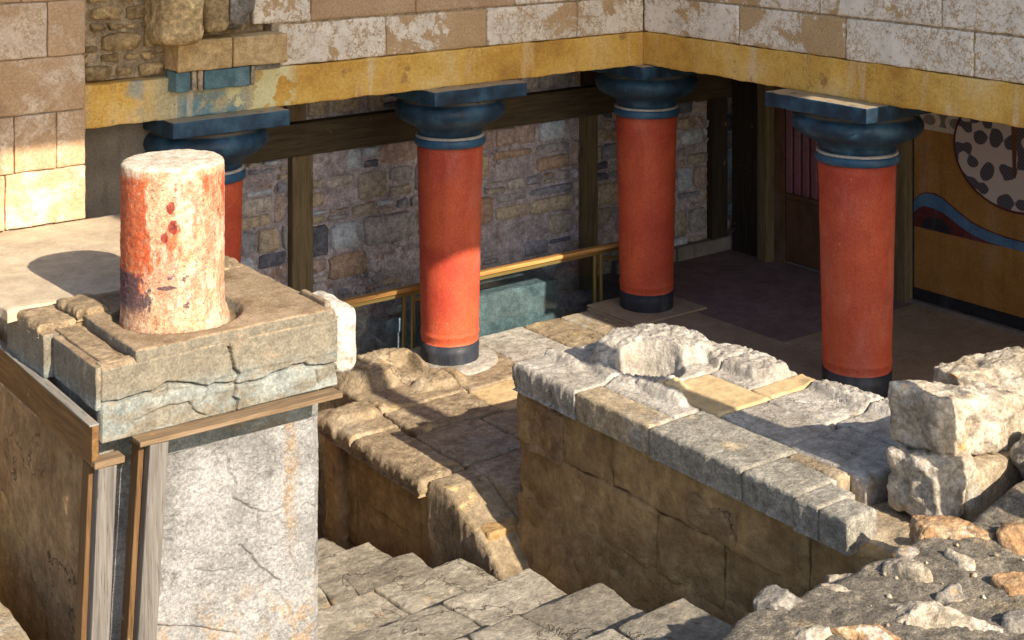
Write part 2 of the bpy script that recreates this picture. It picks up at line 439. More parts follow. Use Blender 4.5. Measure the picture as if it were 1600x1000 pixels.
# yellow painted beam, with older blue paint showing at the left
def beam_mat():
    t = NT('yellow_beam_paint'); X = t.xyz()
    base = t.ramp(t.noise(1.6, 7, .65), [(.3, (.44, .22, .05)), (.44, (.64, .36, .07)), (.56, (.74, .46, .11)), (.7, (.80, .56, .24))])
    st = t.vec((1, 1, .18))
    base = t.mix(t.math('MULTIPLY', t.step(t.noise(7, 6, .6, vec=st), .55, .72), .5), base, (.75, .56, .32))
    base = t.mix(t.step(t.noise(4.5, 9, .7, off=(4, 4, 1)), .60, .68), base, (.44, .24, .08))
    pale = t.math('MULTIPLY', t.step(X[0], -4.4, -4.25, 1, 0), t.step(X[0], -5.3, -5.1))
    pm = t.math('MULTIPLY', pale, t.step(t.noise(6, 6, .6), .42, .5))
    base = t.mix(t.math('MULTIPLY', pale, .75), base, (.46, .44, .30))
    blue = t.math('MULTIPLY', t.math('MULTIPLY', t.step(X[0], -5.05, -4.9), t.step(X[0], -4.55, -4.35, 1, 0)), t.step(X[2], 2.66, 2.5))
    base = t.mix(t.math('MULTIPLY', blue, t.step(t.noise(5, 5), .35, .5)), base, (.16, .28, .32))
    flak = t.math('MULTIPLY', t.math('MULTIPLY', t.step(X[0], -4.62, -4.55), t.step(X[0], -3.95, -4.1)), t.step(t.noise(5.5, 8, .6, off=(2, 2, 2)), .48, .52))
    base = t.mix(flak, base, (.74, .66, .36))
    band = t.math('MULTIPLY', t.math('MULTIPLY', t.step(X[0], -5.42, -5.33), t.step(X[0], -5.2, -5.28)), t.step(t.noise(4, 4), .4, .55))
    base = t.mix(t.math('MULTIPLY', band, .8), base, (.30, .34, .30))
    base = t.mix(t.math('MULTIPLY', t.step(t.noise(14, 8, .75, off=(6, 2, 2)), .57, .66), .35), base, (.40, .22, .07))
    run = t.math('MULTIPLY', t.step(t.noise(9, 5, .6, vec=t.vec((1, 1, .06)), off=(2, 5, 0)), .58, .68), t.step(t.noise(1.5, 3), .42, .55))
    base = t.mix(t.math('MULTIPLY', run, .55), base, (.74, .60, .40))
    vn = t.math('ABSOLUTE', t.math('SUBTRACT', t.noise(2.4, 6, .6, off=(3, 3, 9)), .5))
    hair = t.math('MULTIPLY', t.step(vn, 0, .004, 1, 0), t.step(t.noise(1.4, 2, off=(8, 1, 1)), .5, .56))
    base = t.mix(t.math('MULTIPLY', hair, .7), base, (.14, .08, .03))
    base = t.mix(.25, base, t.ramp(t.noise(55, 6, .7), [(.37, .12), (.5, .5), (.62, .9)]), 'OVERLAY')
    t.fin(base, .8, t.math('ADD', t.noise(40, 7, .65), t.math('MULTIPLY', flak, .5)), .35, .008)
beam_mat()

def paint(name, c0, c1, rough=.5, bsc=60, bump=.15, scr=None, sc=3, grime=.35, chip=None):
    t = NT(name)
    colr = t.ramp(t.noise(sc, 8, .68), [(.34, c0), (.64, c1)])
    fade = t.noise(2.6, 7, .65, vec=t.vec((1, 1, .35)), off=(4, 1, 3))
    colr = t.mix(t.math('MULTIPLY', t.step(fade, .50, .72), .22), colr, tuple(.55 * x + .28 for x in c1))
    colr = t.mix(t.math('MULTIPLY', t.step(t.noise(6, 8, .7, vec=t.vec((1.6, 1.6, .22)), off=(7, 3, 1)), .50, .68), grime), colr, tuple(.45 * x for x in c0))
    colr = t.mix(.35, colr, t.ramp(t.noise(60, 6, .75), [(.37, .2), (.5, .5), (.63, .8)]), 'OVERLAY')
    vn = t.math('ABSOLUTE', t.math('SUBTRACT', t.noise(3.2, 6, .6, off=(3, 3, 9)), .5))
    hair = t.math('MULTIPLY', t.step(vn, 0, .0035, 1, 0), t.step(t.noise(2, 2, off=(8, 1, 1)), .52, .58))
    colr = t.mix(t.math('MULTIPLY', hair, .6), colr, tuple(.3 * x for x in c0))
    if chip:
        cm = t.step(t.noise(15, 7, .72, off=(2, 9, 9)), .665, .68); colr = t.mix(t.math('MULTIPLY', cm, .8), colr, chip)
    if scr:
        colr = t.mix(t.step(t.noise(38, 3, .8), .70, .74), colr, scr)
    t.fin(colr, t.ramp(t.noise(9, 6, .7), [(.35, rough * .8), (.65, min(1, rough * 1.3))]), t.math('ADD', t.noise(bsc, 6, .7), t.math('MULTIPLY', t.noise(7, 5), 1.5)), bump, .008, .4)
paint('red_column_paint', (.43, .054, .028), (.62, .118, .044), .6, bump=.25, sc=1.6, grime=.25, chip=(.55, .3, .2))
def capital_mat():
    t = NT('blue_capital_paint')
    c = t.ramp(t.noise(4, 7, .65), [(.36, (.008, .02, .036)), (.5, (.014, .046, .086)), (.62, (.035, .095, .15))])
    c = t.mix(t.step(t.noise(36, 3, .8), .69, .73), c, (.22, .3, .33))
    c = t.mix(t.math('MULTIPLY', t.step(t.noise(10, 8, .75, vec=t.vec((1, 1, .25))), .58, .68), .3), c, (.04, .05, .06))
    nz = t.n('ShaderNodeSeparateXYZ'); t.l(t.geo.outputs['Normal'], nz.inputs[0])
    dust = t.math('MULTIPLY', t.step(nz.outputs[2], .75, .95), t.step(t.noise(8, 7, .7), .3, .45))
    c = t.mix(dust, c, (.36, .29, .20))
    t.fin(c, t.ramp(t.noise(9, 5), [(.35, .36), (.65, .6)]), t.noise(45, 6, .7), .4, .008, .4)
capital_mat()
paint('blue_ring_paint', (.02, .07, .14), (.04, .12, .22), .4)
paint('white_ring_paint', (.42, .38, .33), (.55, .5, .45), .5)
paint('black_band_paint', (.014, .017, .026), (.03, .036, .052), .55, scr=(.3, .28, .25))
paint('teal_block_paint', (.06, .12, .14), (.14, .24, .27), .8, sc=7)
paint('floor_dark', (.17, .112, .118), (.25, .175, .178), .85, bsc=90, bump=.3)
paint('floor_tan', (.30, .23, .16), (.40, .31, .22), .85, bsc=60, bump=.3)
paint('ochre_plaster', (.30, .14, .03), (.38, .19, .05), .8, bump=.2)
paint('oxblood_plaster', (.08, .012, .015), (.12, .02, .02), .7)
paint('blue_plaster', (.05, .13, .26), (.09, .19, .34), .7)
paint('pale_plaster', (.5, .44, .38), (.62, .56, .48), .8)
paint('grey_plaster', (.16, .14, .13), (.24, .22, .2), .8)
paint('dado_black', (.012, .014, .02), (.02, .022, .03), .6)
paint('purple_slat_paint', (.20, .07, .09), (.28, .11, .13), .55)
paint('brown_door_paint', (.10, .045, .022), (.15, .07, .035), .6)
paint('grey_render', (.16, .14, .11), (.22, .19, .15), .9)
def shield_mat():
    t = NT('dappled_plaster')
    blot = t.step(t.vor(7, 'SMOOTH_F1'), .36, .39, 1, 0)
    lines = t.n('ShaderNodeTexWave'); lines.inputs['Scale'].default_value = 14; lines.inputs['Distortion'].default_value = .6
    mp = t.n('ShaderNodeMapping'); mp.inputs['Rotation'].default_value = (.9, 0, 0); t.l(t.pos, mp.inputs[0]); t.l(mp.outputs[0], lines.inputs[0]); lines.bands_direction = 'Z'
    dark = t.mix(t.step(lines.outputs['Fac'], .35, .6), (.05, .045, .06), (.13, .12, .15))
    t.fin(t.mix(blot, (.55, .47, .45), dark), .75, t.noise(50, 4), .15, .004)
shield_mat()

# broken column on the pier: red paint worn back to gritty stone
def stub_mat():
    t = NT('worn_red_stone'); X = t.xyz()
    sto = t.ramp(t.noise(6, 9, .72, vec=t.vec((1, 1, .5))), [(.34, (.40, .19, .10)), (.46, (.56, .36, .22)), (.56, (.66, .50, .36)), (.7, (.73, .62, .50))])
    sto = t.mix(t.math('MULTIPLY', t.step(t.noise(9, 8, .72, vec=t.vec((1, 1, .25)), off=(2, 0, 7)), .48, .58), t.step(X[2], 2.64, 2.6)), sto, t.mix(.6, sto, (.52, .15, .075)))
    side = t.math('ADD', t.math('MULTIPLY', t.math('ADD', X[0], 6.156), .8), t.math('MULTIPLY', t.math('ADD', X[1], 2.905), -.6))   # across the drum, left to right
    left = t.step(side, -.23, .0, .26, -.02)
    n1 = t.noise(7, 10, .72, vec=t.vec((1, 1, .4)))
    n2 = t.noise(2.2, 4, .6, vec=t.vec((1, 1, .5)), off=(1, 5, 3))
    red = t.step(t.math('ADD', t.math('ADD', t.math('MULTIPLY', n1, .7), t.math('MULTIPLY', n2, .3)), left), .515, .575)
    red = t.math('MULTIPLY', red, t.step(X[2], 2.645, 2.60, .15, 1)); red = t.math('MULTIPLY', red, t.step(X[2], 1.86, 2.05))
    red = t.math('MULTIPLY', red, t.step(t.noise(32, 6, .75), .36, .48))
    cr = t.ramp(t.noise(12, 6, .7), [(.3, (.46, .075, .03)), (.7, (.66, .18, .07))])
    colr = t.mix(red, sto, cr)
    for cx_, cz_, rx_, rz_ in ((.05, 2.475, .022, .035), (.062, 2.37, .024, .04), (.018, 2.315, .02, .026), (.03, 2.05, .05, .012)):   # old spots of dark paint
        dd = t.math('ADD', t.math('POWER', t.math('DIVIDE', t.math('SUBTRACT', side, cx_), rx_), 2.), t.math('POWER', t.math('DIVIDE', t.math('SUBTRACT', X[2], cz_), rz_), 2.))
        dd = t.math('ADD', dd, t.math('MULTIPLY', t.math('SUBTRACT', t.noise(40, 4), .5), 2.2))
        colr = t.mix(t.math('MULTIPLY', t.step(dd, 1.1, .8), .85), colr, (.26, .02, .02) if cz_ > 2.2 else (.05, .045, .06))
    colr = t.mix(t.step(X[2], 2.655, 2.668), colr, t.ramp(t.noise(14, 7, .7), [(.36, (.50, .40, .28)), (.5, (.66, .57, .44)), (.64, (.74, .67, .56))]))
    blk = t.math('MULTIPLY', t.step(X[2], 2.13, 2.10), t.step(t.math('ADD', t.noise(9, 8, .7, off=(5, 0, 0)), left), .56, .60))
    blk = t.math('MULTIPLY', blk, t.step(X[2], 1.86, 1.95))
    colr = t.mix(t.math('MULTIPLY', blk, .85), colr, (.06, .055, .075))
    pit = t.math('MULTIPLY', t.step(t.vor(60), .08, .26, 1, 0), t.step(t.noise(20, 2), .5, .58))
    colr = t.mix(t.math('MULTIPLY', pit, .6), colr, (.16, .08, .05))
    colr = t.mix(.35, colr, t.ramp(t.noise(26, 7, .72, off=(4, 4, 4)), [(.38, .15), (.5, .5), (.62, .85)]), 'OVERLAY')
    colr = t.mix(.4, colr, t.ramp(t.noise(75, 6, .75), [(.37, .1), (.5, .5), (.62, .92)]), 'OVERLAY')
    h = t.math('SUBTRACT', t.math('ADD', t.noise(60, 8, .75), t.math('MULTIPLY', red, .4)), pit)
    t.fin(colr, .9, h, .8, .016)
stub_mat()

# grey-green slab on top of the pier, damp and salt stained low down
def slab_mat():
    t = NT('pier_slab_stone'); X = t.xyz()
    base = t.ramp(t.noise(3, 7, .65), [(.3, (.135, .12, .092)), (.52, (.19, .168, .128)), (.72, (.24, .205, .155))])
    low = t.step(X[2], 1.66, 1.55)
    low = t.math('MULTIPLY', low, t.step(t.noise(4, 7, .65, vec=t.vec((1, 1, 2.2))), .38, .55))
    base = t.mix(t.math('MULTIPLY', low, .8), base, t.ramp(t.noise(8, 6), [(.35, (.13, .16, .165)), (.6, (.28, .305, .29))]))
    base = t.mix(t.math('MULTIPLY', t.step(t.noise(5, 8, .7, off=(1, 6, 2)), .58, .68), .55), base, (.33, .22, .14))
    nz = t.n('ShaderNodeSeparateXYZ'); t.l(t.geo.outputs['True Normal'], nz.inputs[0])
    tops = t.ramp(t.noise(3.5, 8, .68, off=(2, 2, 9)), [(.34, (.15, .095, .055)), (.46, (.25, .18, .11)), (.6, (.32, .24, .155))])
    base = t.mix(t.math('MULTIPLY', t.step(nz.outputs[2], .6, .85), t.step(X[2], 1.735, 1.75)), base, tops)
    base = t.mix(.28, base, t.ramp(t.noise(16, 7, .7, off=(4, 9, 3)), [(.39, .25), (.5, .5), (.61, .75)]), 'OVERLAY')
    base = t.mix(.35, base, t.ramp(t.noise(70, 6, .7), [(.37, .12), (.5, .5), (.62, .9)]), 'OVERLAY')
    t.fin(base, .9, t.math('ADD', t.noise(50, 8, .7), t.noise(9, 5, .6)), .5, .012)
slab_mat()
def plaster_mat():
    t = NT('pier_plaster'); X = t.xyz()
    base = t.ramp(t.noise(2.6, 8, .68), [(.33, (.26, .255, .25)), (.46, (.38, .375, .37)), (.56, (.45, .445, .44)), (.68, (.51, .505, .495))])
    base = t.mix(t.math('MULTIPLY', t.step(t.noise(4.2, 8, .7, vec=t.vec((1, 1, .5)), off=(5, 2, 2)), .55, .70), .75), base, (.10, .09, .085))
    wob = t.math('ADD', X[0], t.math('MULTIPLY', t.math('SUBTRACT', t.noise(4, 4), .5), .12))
    rust = t.math('MULTIPLY', t.step(wob, -5.61, -5.565), t.step(wob, -5.50, -5.54))
    rust = t.math('MULTIPLY', rust, t.step(t.noise(16, 6, .7), .3, .6))
    rust = t.math('MULTIPLY', rust, t.step(X[2], .25, .75))
    base = t.mix(t.math('MULTIPLY', rust, .65), base, (.42, .27, .12))
    lowr = t.math('MULTIPLY', t.step(X[2], .45, .1), t.step(t.noise(6, 7, .7), .5, .6))
    base = t.mix(t.math('MULTIPLY', lowr, .6), base, (.50, .32, .16))
    big = t.math('MULTIPLY', t.step(t.noise(1.7, 5, .6, vec=t.vec((1, 1, .7)), off=(3, 7, 5)), .46, .62), t.step(X[2], .1, .7))
    base = t.mix(t.math('MULTIPLY', big, .55), base, (.14, .135, .13))
    base = t.mix(.2, base, t.ramp(t.noise(28, 7, .74, off=(8, 1, 3)), [(.37, .15), (.5, .5), (.63, .85)]), 'OVERLAY')
    base = t.mix(.35, base, t.ramp(t.noise(65, 7, .75), [(.37, .08), (.5, .5), (.62, .93)]), 'OVERLAY')
    t.fin(base, .92, t.math('ADD', t.noise(55, 8, .75), t.math('MULTIPLY', t.noise(18, 7, .7), 1.6)), 1., .02)
plaster_mat()
stone('brown_plaster', (.20, .12, .06), (.32, .21, .11), (.42, .29, .155), sc=2.2, bsc=16, grain=.2, bump=.9, dist=.03, crack=(2.5, .03, (.06, .04, .02)))
stone('floor_screed', (.40, .31, .21), (.47, .375, .26), (.52, .43, .31), sc=1.2, bsc=30, bump=.2, grain=.10)
stone('pier_top_stone', (.20, .145, .085), (.28, .205, .125), (.33, .255, .165), sc=3, bsc=45, bump=.4, patch=(((.18, .11, .065), 4, .58, .68),), crack=(3, .03, (.12, .08, .05)))
stone('white_stone', (.42, .37, .31), (.52, .47, .4), (.58, .53, .47), sc=4, bsc=35, bump=.6, pits=1.0)
stone('gypsum', (.28, .245, .20), (.41, .375, .325), (.53, .50, .455), sc=3, bsc=40, bump=.8, grain=.25, dist=.015, patch=(((.40, .30, .2), 5, .60, .72), ((.34, .37, .40), 3, .63, .75)), crack=(4, .03, (.16, .12, .08)))
stone('gypsum_tan', (.21, .155, .095), (.31, .24, .155), (.41, .34, .245), sc=3, bsc=38, bump=.8, grain=.25, dist=.015, patch=(((.5, .36, .18), 3.5, .56, .66),), crack=(4, .03, (.14, .1, .06)))
stone('tan_mortar', (.44, .31, .155), (.52, .385, .21), (.56, .43, .25), sc=3, bsc=30, bump=.25, grain=.1)
stone('coping_grey', (.21, .19, .155), (.28, .26, .215), (.34, .31, .265), sc=4, bsc=60, bump=.5, grain=.35, patch=(((.45, .36, .24), 3, .6, .72),))
stone('coping_tan', (.26, .20, .13), (.34, .27, .18), (.40, .33, .235), sc=2.5, bsc=50, bump=.35, patch=(((.33, .30, .25), 2.5, .52, .64),))
stone('brown_masonry', (.25, .152, .066), (.36, .235, .105), (.44, .30, .145), sc=3, bsc=14, bump=.9, dist=.03, grain=.18, rand=.12, patch=(((.24, .16, .09), 5, .58, .7),))
stone('tread_stone', (.20, .175, .135), (.275, .245, .195), (.34, .31, .255), sc=2.2, bsc=30, bump=.6, grain=.25, rand=.24, patch=(((.42, .31, .19), 3, .60, .7), ((.20, .185, .165), 5, .60, .70)), crack=(3.2, .06, (.06, .045, .03)))
stone('rubble_mortar', (.11, .095, .075), (.19, .165, .13), (.30, .25, .18), sc=6, bsc=70, bump=1., dist=.015, grain=.45, patch=(((.30, .235, .15), 2.2, .54, .66), ((.5, .45, .38), 45, .71, .73)))
stone('limestone_pale', (.28, .22, .15), (.44, .38, .295), (.58, .53, .45), sc=5, bsc=28, bump=.9, dist=.02, patch=(((.52, .32, .15), 4, .57, .66),))
stone('limestone_rust', (.27, .14, .065), (.40, .245, .125), (.52, .40, .27), sc=5, bsc=30, bump=.9, dist=.02, patch=(((.64, .56, .46), 5, .56, .64),))
stone('limestone_grey', (.17, .15, .125), (.28, .25, .21), (.38, .345, .295), sc=5, bsc=32, bump=.9, dist=.02, patch=(((.45, .3, .16), 3, .58, .66),))
stone('ground_earth', (.16, .12, .08), (.24, .18, .12), sc=2, bsc=30, bump=.8)

def masonry_mat():
    t = NT('mixed_rubble_stone')
    oi = t.n('ShaderNodeObjectInfo')
    c = t.ramp(oi.outputs['Random'], [(0, (.38, .34, .29)), (.16, (.46, .39, .30)), (.30, (.27, .28, .33)), (.42, (.40, .31, .28)), (.50, (.35, .34, .35)), (.62, (.12, .13, .17)), (.70, (.48, .45, .42)), (.82, (.40, .29, .22)), (.88, (.48, .54, .62)), (1., (.55, .53, .52))], 'CONSTANT')
    c = t.mix(t.math('MULTIPLY', t.step(t.noise(9, 7, .7), .54, .68), .35), c, (.40, .37, .36))
    c = t.mix(.5, c, t.ramp(t.noise(18, 6, .7, off=(3, 1, 4)), [(.38, .2), (.5, .5), (.62, .8)]), 'OVERLAY')
    c = t.mix(.4, c, t.ramp(t.noise(45, 6, .7), [(.3, .12), (.5, .5), (.72, .92)]), 'OVERLAY')
    t.fin(c, .9, t.math('ADD', t.noise(30, 7, .7), t.noise(8, 4)), .7, .02)
masonry_mat()
stone('rubble_pointing', (.33, .29, .31), (.42, .38, .41), (.48, .45, .48), sc=2.5, bsc=40, bump=.7, patch=(((.34, .24, .2), 4, .58, .66),), crack=(3, .03, (.1, .08, .07)))
def wood(name, c0, c1, c2, stretch, rough=.8):
    t = NT(name); v = t.vec(stretch)
    n = t.noise(1, 6, .65, vec=v, dist=.6)
    c = t.ramp(n, [(.3, c0), (.5, c1), (.7, c2)])
    c = t.mix(t.math('MULTIPLY', t.step(t.noise(2.4, 4, .6, vec=v, off=(3, 3, 3)), .58, .66), .6), c, tuple(x * .45 for x in c0))
    c = t.mix(t.step(t.noise(7, 3, off=(1, 2, 9)), .68, .72), c, (.30, .16, .07))
    t.fin(c, rough, t.math('ADD', n, t.noise(3, 4, .7, vec=v)), .5, .006)
wood('grey_timber', (.09, .08, .07), (.155, .14, .125), (.215, .20, .18), (55, 55, 2.5))
wood('grey_timber_y', (.16, .14, .12), (.24, .22, .19), (.30, .28, .25), (55, 2.5, 55))
wood('brown_timber', (.10, .05, .018), (.17, .088, .03), (.24, .13, .05), (30, 2.5, 45))
wood('brown_timber_upright', (.08, .042, .017), (.13, .07, .028), (.18, .105, .045), (45, 45, 2.5))
wood('rail_timber_x', (.11, .075, .045), (.19, .125, .07), (.26, .19, .125), (2.5, 45, 45))
wood('old_timber_x', (.04, .03, .018), (.07, .053, .03), (.105, .08, .048), (2, 30, 30), .9)
wood('old_timber_z', (.10, .075, .04), (.16, .12, .065), (.22, .17, .1), (30, 30, 2), .9)
wood('dark_timber_z', (.02, .015, .01), (.04, .03, .02), (.06, .045, .03), (30, 30, 2), .85)
wood('handrail_timber', (.34, .16, .045), (.50, .26, .08), (.60, .36, .14), (2, 40, 40), .5)
t = NT('brass_metal'); t.fin((.33, .25, .09), .45); t.bs.inputs['Metallic'].default_value = .7
t = NT('pane_glass')
tr = t.n('ShaderNodeBsdfTransparent'); tr.inputs[0].default_value = (.80, .87, .89, 1)
gl = t.n('ShaderNodeBsdfGlossy'); gl.inputs['Roughness'].default_value = .03
fr = t.n('ShaderNodeLayerWeight'); fr.inputs[0].default_value = .5
fz = t.math('ADD', t.math('MULTIPLY', t.math('POWER', fr.outputs['Facing'], 3.), .5), .05)
mx = t.n('ShaderNodeMixShader'); t.l(fz, mx.inputs[0]); t.l(tr.outputs[0], mx.inputs[1]); t.l(gl.outputs[0], mx.inputs[2]); t.l(mx.outputs[0], t.out.inputs[0])
stone('green_slab', (.11, .135, .14), (.17, .20, .205), sc=3, bsc=50, bump=.3)

# ================================================================== the setting
g = mesh('ground', [(-400, -400, -1.6), (400, -400, -1.6), (400, 400, -1.6), (-400, 400, -1.6)], [(0, 1, 2, 3)], 'ground_earth'); tag(g, kind='structure')
# covered walk behind the columns: dark floor, tan kerb under the columns
o = box('floor', (.30, -9, -.4), (2.5, 1.6, -.004), 'floor_dark'); tag(o, kind='structure')
o = box('floor_strip', (-.48, -9, -.4), (.29, .32, 0), 'floor_tan'); tag(o, kind='structure')
o = box('floor_landing', (.29, -9, -.3), (2.3, -1.5, .006), 'floor_tan'); tag(o, kind='structure')
o = box('floor_behind_railing', (-7.5, .34, -1.2), (-.46, 1.6, -.30), 'floor_tan'); tag(o, kind='structure')

# ------------------------------------------------------------------ building over the back row of columns
fb = thing('back_facade', (-2.5, -.1, 2.41), 'back wing wall of flaking limewashed blocks over a yellow beam', 'building')
rbox('painted_beam', (-7.4, -.35, 2.41), (-.352, .25, 2.713), 'yellow_beam_paint', fb, r=.012, res=.03, amp=.008, sc=5, spike=.003, spsc=16)
o = box('wall_core', (-4.2, -.335, 2.72), (-.36, .25, 4.7), 'mortar', fb)
box('wall_core', (-7.4, -.22, 2.72), (-4.21, .25, 4.7), 'mortar', fb)
box('portico_ceiling', (-7.4, .26, 2.46), (2.5, 1.7, 2.72), 'old_timber_x', fb)
def course(parent, joints, z0, z1, axis, m, face=-.35, g=.012, m2=None):
    for k, (a, b) in enumerate(zip(joints[:-1], joints[1:])):
        lo, hi = min(a, b) + g / 2, max(a, b) - g / 2; pr = RNG.uniform(-.004, .006)
        mm = m2 if (m2 and RNG.rand() < .3) else m
        if axis == 'x': rbox('block', (lo, face - pr, z0 + g / 2), (hi, face + .2, z1 - g / 2), mm, parent, r=.014, res=.03, amp=.006, sc=9, spike=.002, spsc=20)
        else: rbox('block', (face - pr, lo, z0 + g / 2), (face + .2, hi, z1 - g / 2), mm, parent, r=.014, res=.03, amp=.006, sc=9, spike=.002, spsc=20)
course(fb, [-4.145, -3.168, -2.157, -1.155, -.352], 2.716, 3.045, 'x', 'limewashed_ashlar')
course(fb, [-4.37, -3.865, -2.882, -1.85, -.93, -.352], 3.05, 3.385, 'x', 'limewashed_ashlar', m2='tan_ashlar')
course(fb, [-4.37, -3.4, -2.4, -1.45, -.352], 3.39, 3.73, 'x', 'limewashed_ashlar')
course(fb, [-4.37, -3.7, -2.7, -1.8, -.8, -.352], 3.735, 4.1, 'x', 'limewashed_ashlar')
course(fb, [-4.37, -3.3, -2.3, -1.3, -.352], 4.105, 4.5, 'x', 'limewashed_ashlar')
# projecting course and the painted blocks under it
for a, b in ((-5.045, -4.61), (-4.602, -4.15)):
    rbox('ledge_block', (a, -.50, 2.768), (b, -.2, 2.992), 'sandy_block', fb, r=.012, res=.03, amp=.005, sc=7)
box('block_backing', (-5.04, -.43, 2.63), (-4.41, -.3, 2.764), 'dark_timber_z', fb)
for a, b, m in ((-5.055, -4.94, 'teal_block_paint'), (-4.925, -4.89, 'mortar'), (-4.875, -4.84, 'mortar'), (-4.83, -4.46, 'teal_block_paint'), (-4.445, -4.42, 'mortar')):
    rbox('painted_block', (a, -.485, 2.618), (b, -.31, 2.765), m, fb, r=.012, res=.03, amp=.005, sc=9)
box('ledge_bed', (-4.4, -.40, 2.715), (-4.16, -.3, 2.765), 'coping_grey', fb)
rw = cells(-6.2, -5.02, 2.72, 3.75, .022, 1.3)
rw = rubble_rows(-6.2, -5.02, 2.72, 3.75, .06, .19, RNG, lambda x, z: .1)
for p in rw: wall_stone('rubble_stone', p, (0, -.235, 0), (1, 0, 0), (0, 0, 1), (0, -1, 0), 'rubble_tan', fb, .006, .035)
rw = cells(-5.02, -4.38, 3.0, 3.75, .03, 1.)
for p in rw: wall_stone('rubble_stone', p, (0, -.24, 0), (1, 0, 0), (0, 0, 1), (0, -1, 0), 'rubble_tan', fb, .006, .035)
def egg(v, half, pw=2.6):
    return v
def boulder(name, c, half, m, parent=None, amp=.05, sc=2.5, rot=0, res=.035, spike=0, seed=None, r=None, tilt=(0, 0)):
    c = np.array(c); half = np.array(half)
    return rbox(name, c - half, c + half, m, parent, r=r or half.min() * .75, res=res, amp=amp, sc=sc, rot=rot, spike=spike, seed=seed, tilt=tilt)
boulder('boulder_stone', (-5.03, -.40, 3.30), (.165, .2, .33), 'rubble_tan', fb, .012, 6, seed=3, r=.08, res=.02, spike=.004)
boulder('boulder_stone', (-4.72, -.34, 3.34), (.11, .14, .30), 'rubble_tan', fb, .014, 6, seed=4, r=.06, res=.02, spike=.004)
rock('boulder_stone', (-4.49, -.35, 3.2), (.10, .12, .19), 'limestone_grey', fb, .02, 10, seed=5, res=.014, spike=.01)

# ------------------------------------------------------------------ building over the right row of columns
fr_ = thing('right_facade', (0, -4, 2.41), 'right wing wall of white peeling blocks over a yellow beam', 'building')
rbox('painted_beam', (-.35, -9, 2.41), (.25, .25, 2.713), 'yellow_beam_paint', fr_, r=.012, res=.03, amp=.008, sc=5, spike=.003, spsc=16)
box('wall_core', (-.335, -9, 2.72), (.25, .25, 4.09), 'mortar', fr_)
box('portico_ceiling', (.26, -9, 2.46), (2.5, .25, 2.72), 'old_timber_z', fr_)
course(fr_, [-.345, -1.558, -2.732, -3.926, -5.1, -6.3, -7.5, -9], 2.716, 3.055, 'y', 'limewashed_ashlar_right')
course(fr_, [-.345, -1.25, -2.46, -3.646, -4.75, -5.8, -7, -9], 3.06, 3.40, 'y', 'limewashed_ashlar_right')
course(fr_, [-.345, -1.7, -2.9, -4.1, -5.3, -6.6, -9], 3.405, 3.74, 'y', 'limewashed_ashlar_right')
course(fr_, [-.345, -1.2, -2.4, -3.6, -4.9, -6.1, -7.4, -9], 3.745, 4.1, 'y', 'limewashed_ashlar_right')

# ------------------------------------------------------------------ ashlar wall at the far left, standing on the upper floor
aw = thing('ashlar_wall', (-6.5, -.4, 1.83), 'sunlit corner of a tan block wall at the upper left', 'wall')
box('wall_core', (-8.2, -.53, 1.78), (-5.775, .0, 4.4), 'mortar', aw)
box('wall_base', (-8.2, -.52, -1.5), (-6.72, .0, 1.775), 'brown_masonry', aw)
def acourse(z0, z1, js):
    for a, b in zip(js[:-1], js[1:]):
        rbox('block', (a + .004, -.55 - RNG.uniform(0, .008), z0 + .004), (b - .004, -.1, z1 - .004), 'tan_ashlar', aw, r=.010, res=.03, amp=.005, sc=8, spike=.002, spsc=20)
acourse(1.825, 2.2, [-8.2, -7.2, -6.31, -5.753]); acourse(2.2, 2.587, [-8.2, -7.0, -6.249, -5.96, -5.753]); acourse(2.587, 2.969, [-8.2, -7.1, -5.753])
acourse(2.969, 3.35, [-8.2, -7.3, -6.022, -5.753]); acourse(3.35, 3.73, [-8.2, -6.9, -6.2, -5.753]); acourse(3.73, 4.1, [-8.2, -7.3, -6.5, -5.753]); acourse(4.1, 4.45, [-8.2, -7, -6.1, -5.753])
# rendered wall closing the left end of the colonnade
o = box('rendered_wall', (-7.4, .02, -1.5), (-4.95, .26, 2.405), 'grey_render'); tag(o, 'plain dark grey rendered wall under the beam behind the stump', 'wall')

# ------------------------------------------------------------------ back wall of the colonnade, rubble in a timber frame
bw = thing('rubble_back_wall', (-.5, 1.2, 0), 'shaded back wall of mixed rubble stones in a timber frame', 'wall')
box('wall_core', (-7.4, 1.1, -1.5), (2.6, 1.5, 2.46), 'rubble_pointing', bw)
rng2 = np.random.RandomState(5)
for x0, x1, z0, z1, ar in ((-4.45, -3.295, .15, 1.69, .032), (-3.075, .065, -.12, 1.69, .034), (.255, 1.9, 0, 1.69, .04), (2.145, 2.36, 0, 1.69, .04), (-4.45, 2.36, 1.99, 2.42, .05)):
    hh = math.sqrt(ar)
    for p in rubble_rows(x0, x1, z0, z1, hh * .7, hh * 1.65, rng2, lambda x, z: .5 if (z < .75 and x < 0) else .06):
        wall_stone('wall_stone', p, (0, 1.1, 0), (1, 0, 0), (0, 0, 1), (0, -1, 0), 'mixed_rubble_stone', bw, .005, .036, rng2)
beam('timber_post', (-3.185, 1.07, -.6), (-3.185, 1.07, 1.69), .205, .12, 'old_timber_z', bw, up=(0, 1, 0))
beam('timber_post', (.16, 1.07, -.1), (.16, 1.07, 1.69), .18, .12, 'old_timber_z', bw, up=(0, 1, 0))
beam('timber_post', (2.02, 1.07, -.1), (2.02, 1.07, 1.69), .235, .12, 'dark_timber_z', bw, up=(0, 1, 0))
beam('timber_beam', (-4.9, 1.05, 1.84), (2.4, 1.05, 1.84), .16, .29, 'old_timber_x', bw)
beam('timber_post', (-3.25, 1.07, 2.0), (-3.25, 1.07, 2.42), .2, .12, 'old_timber_z', bw, up=(0, 1, 0))
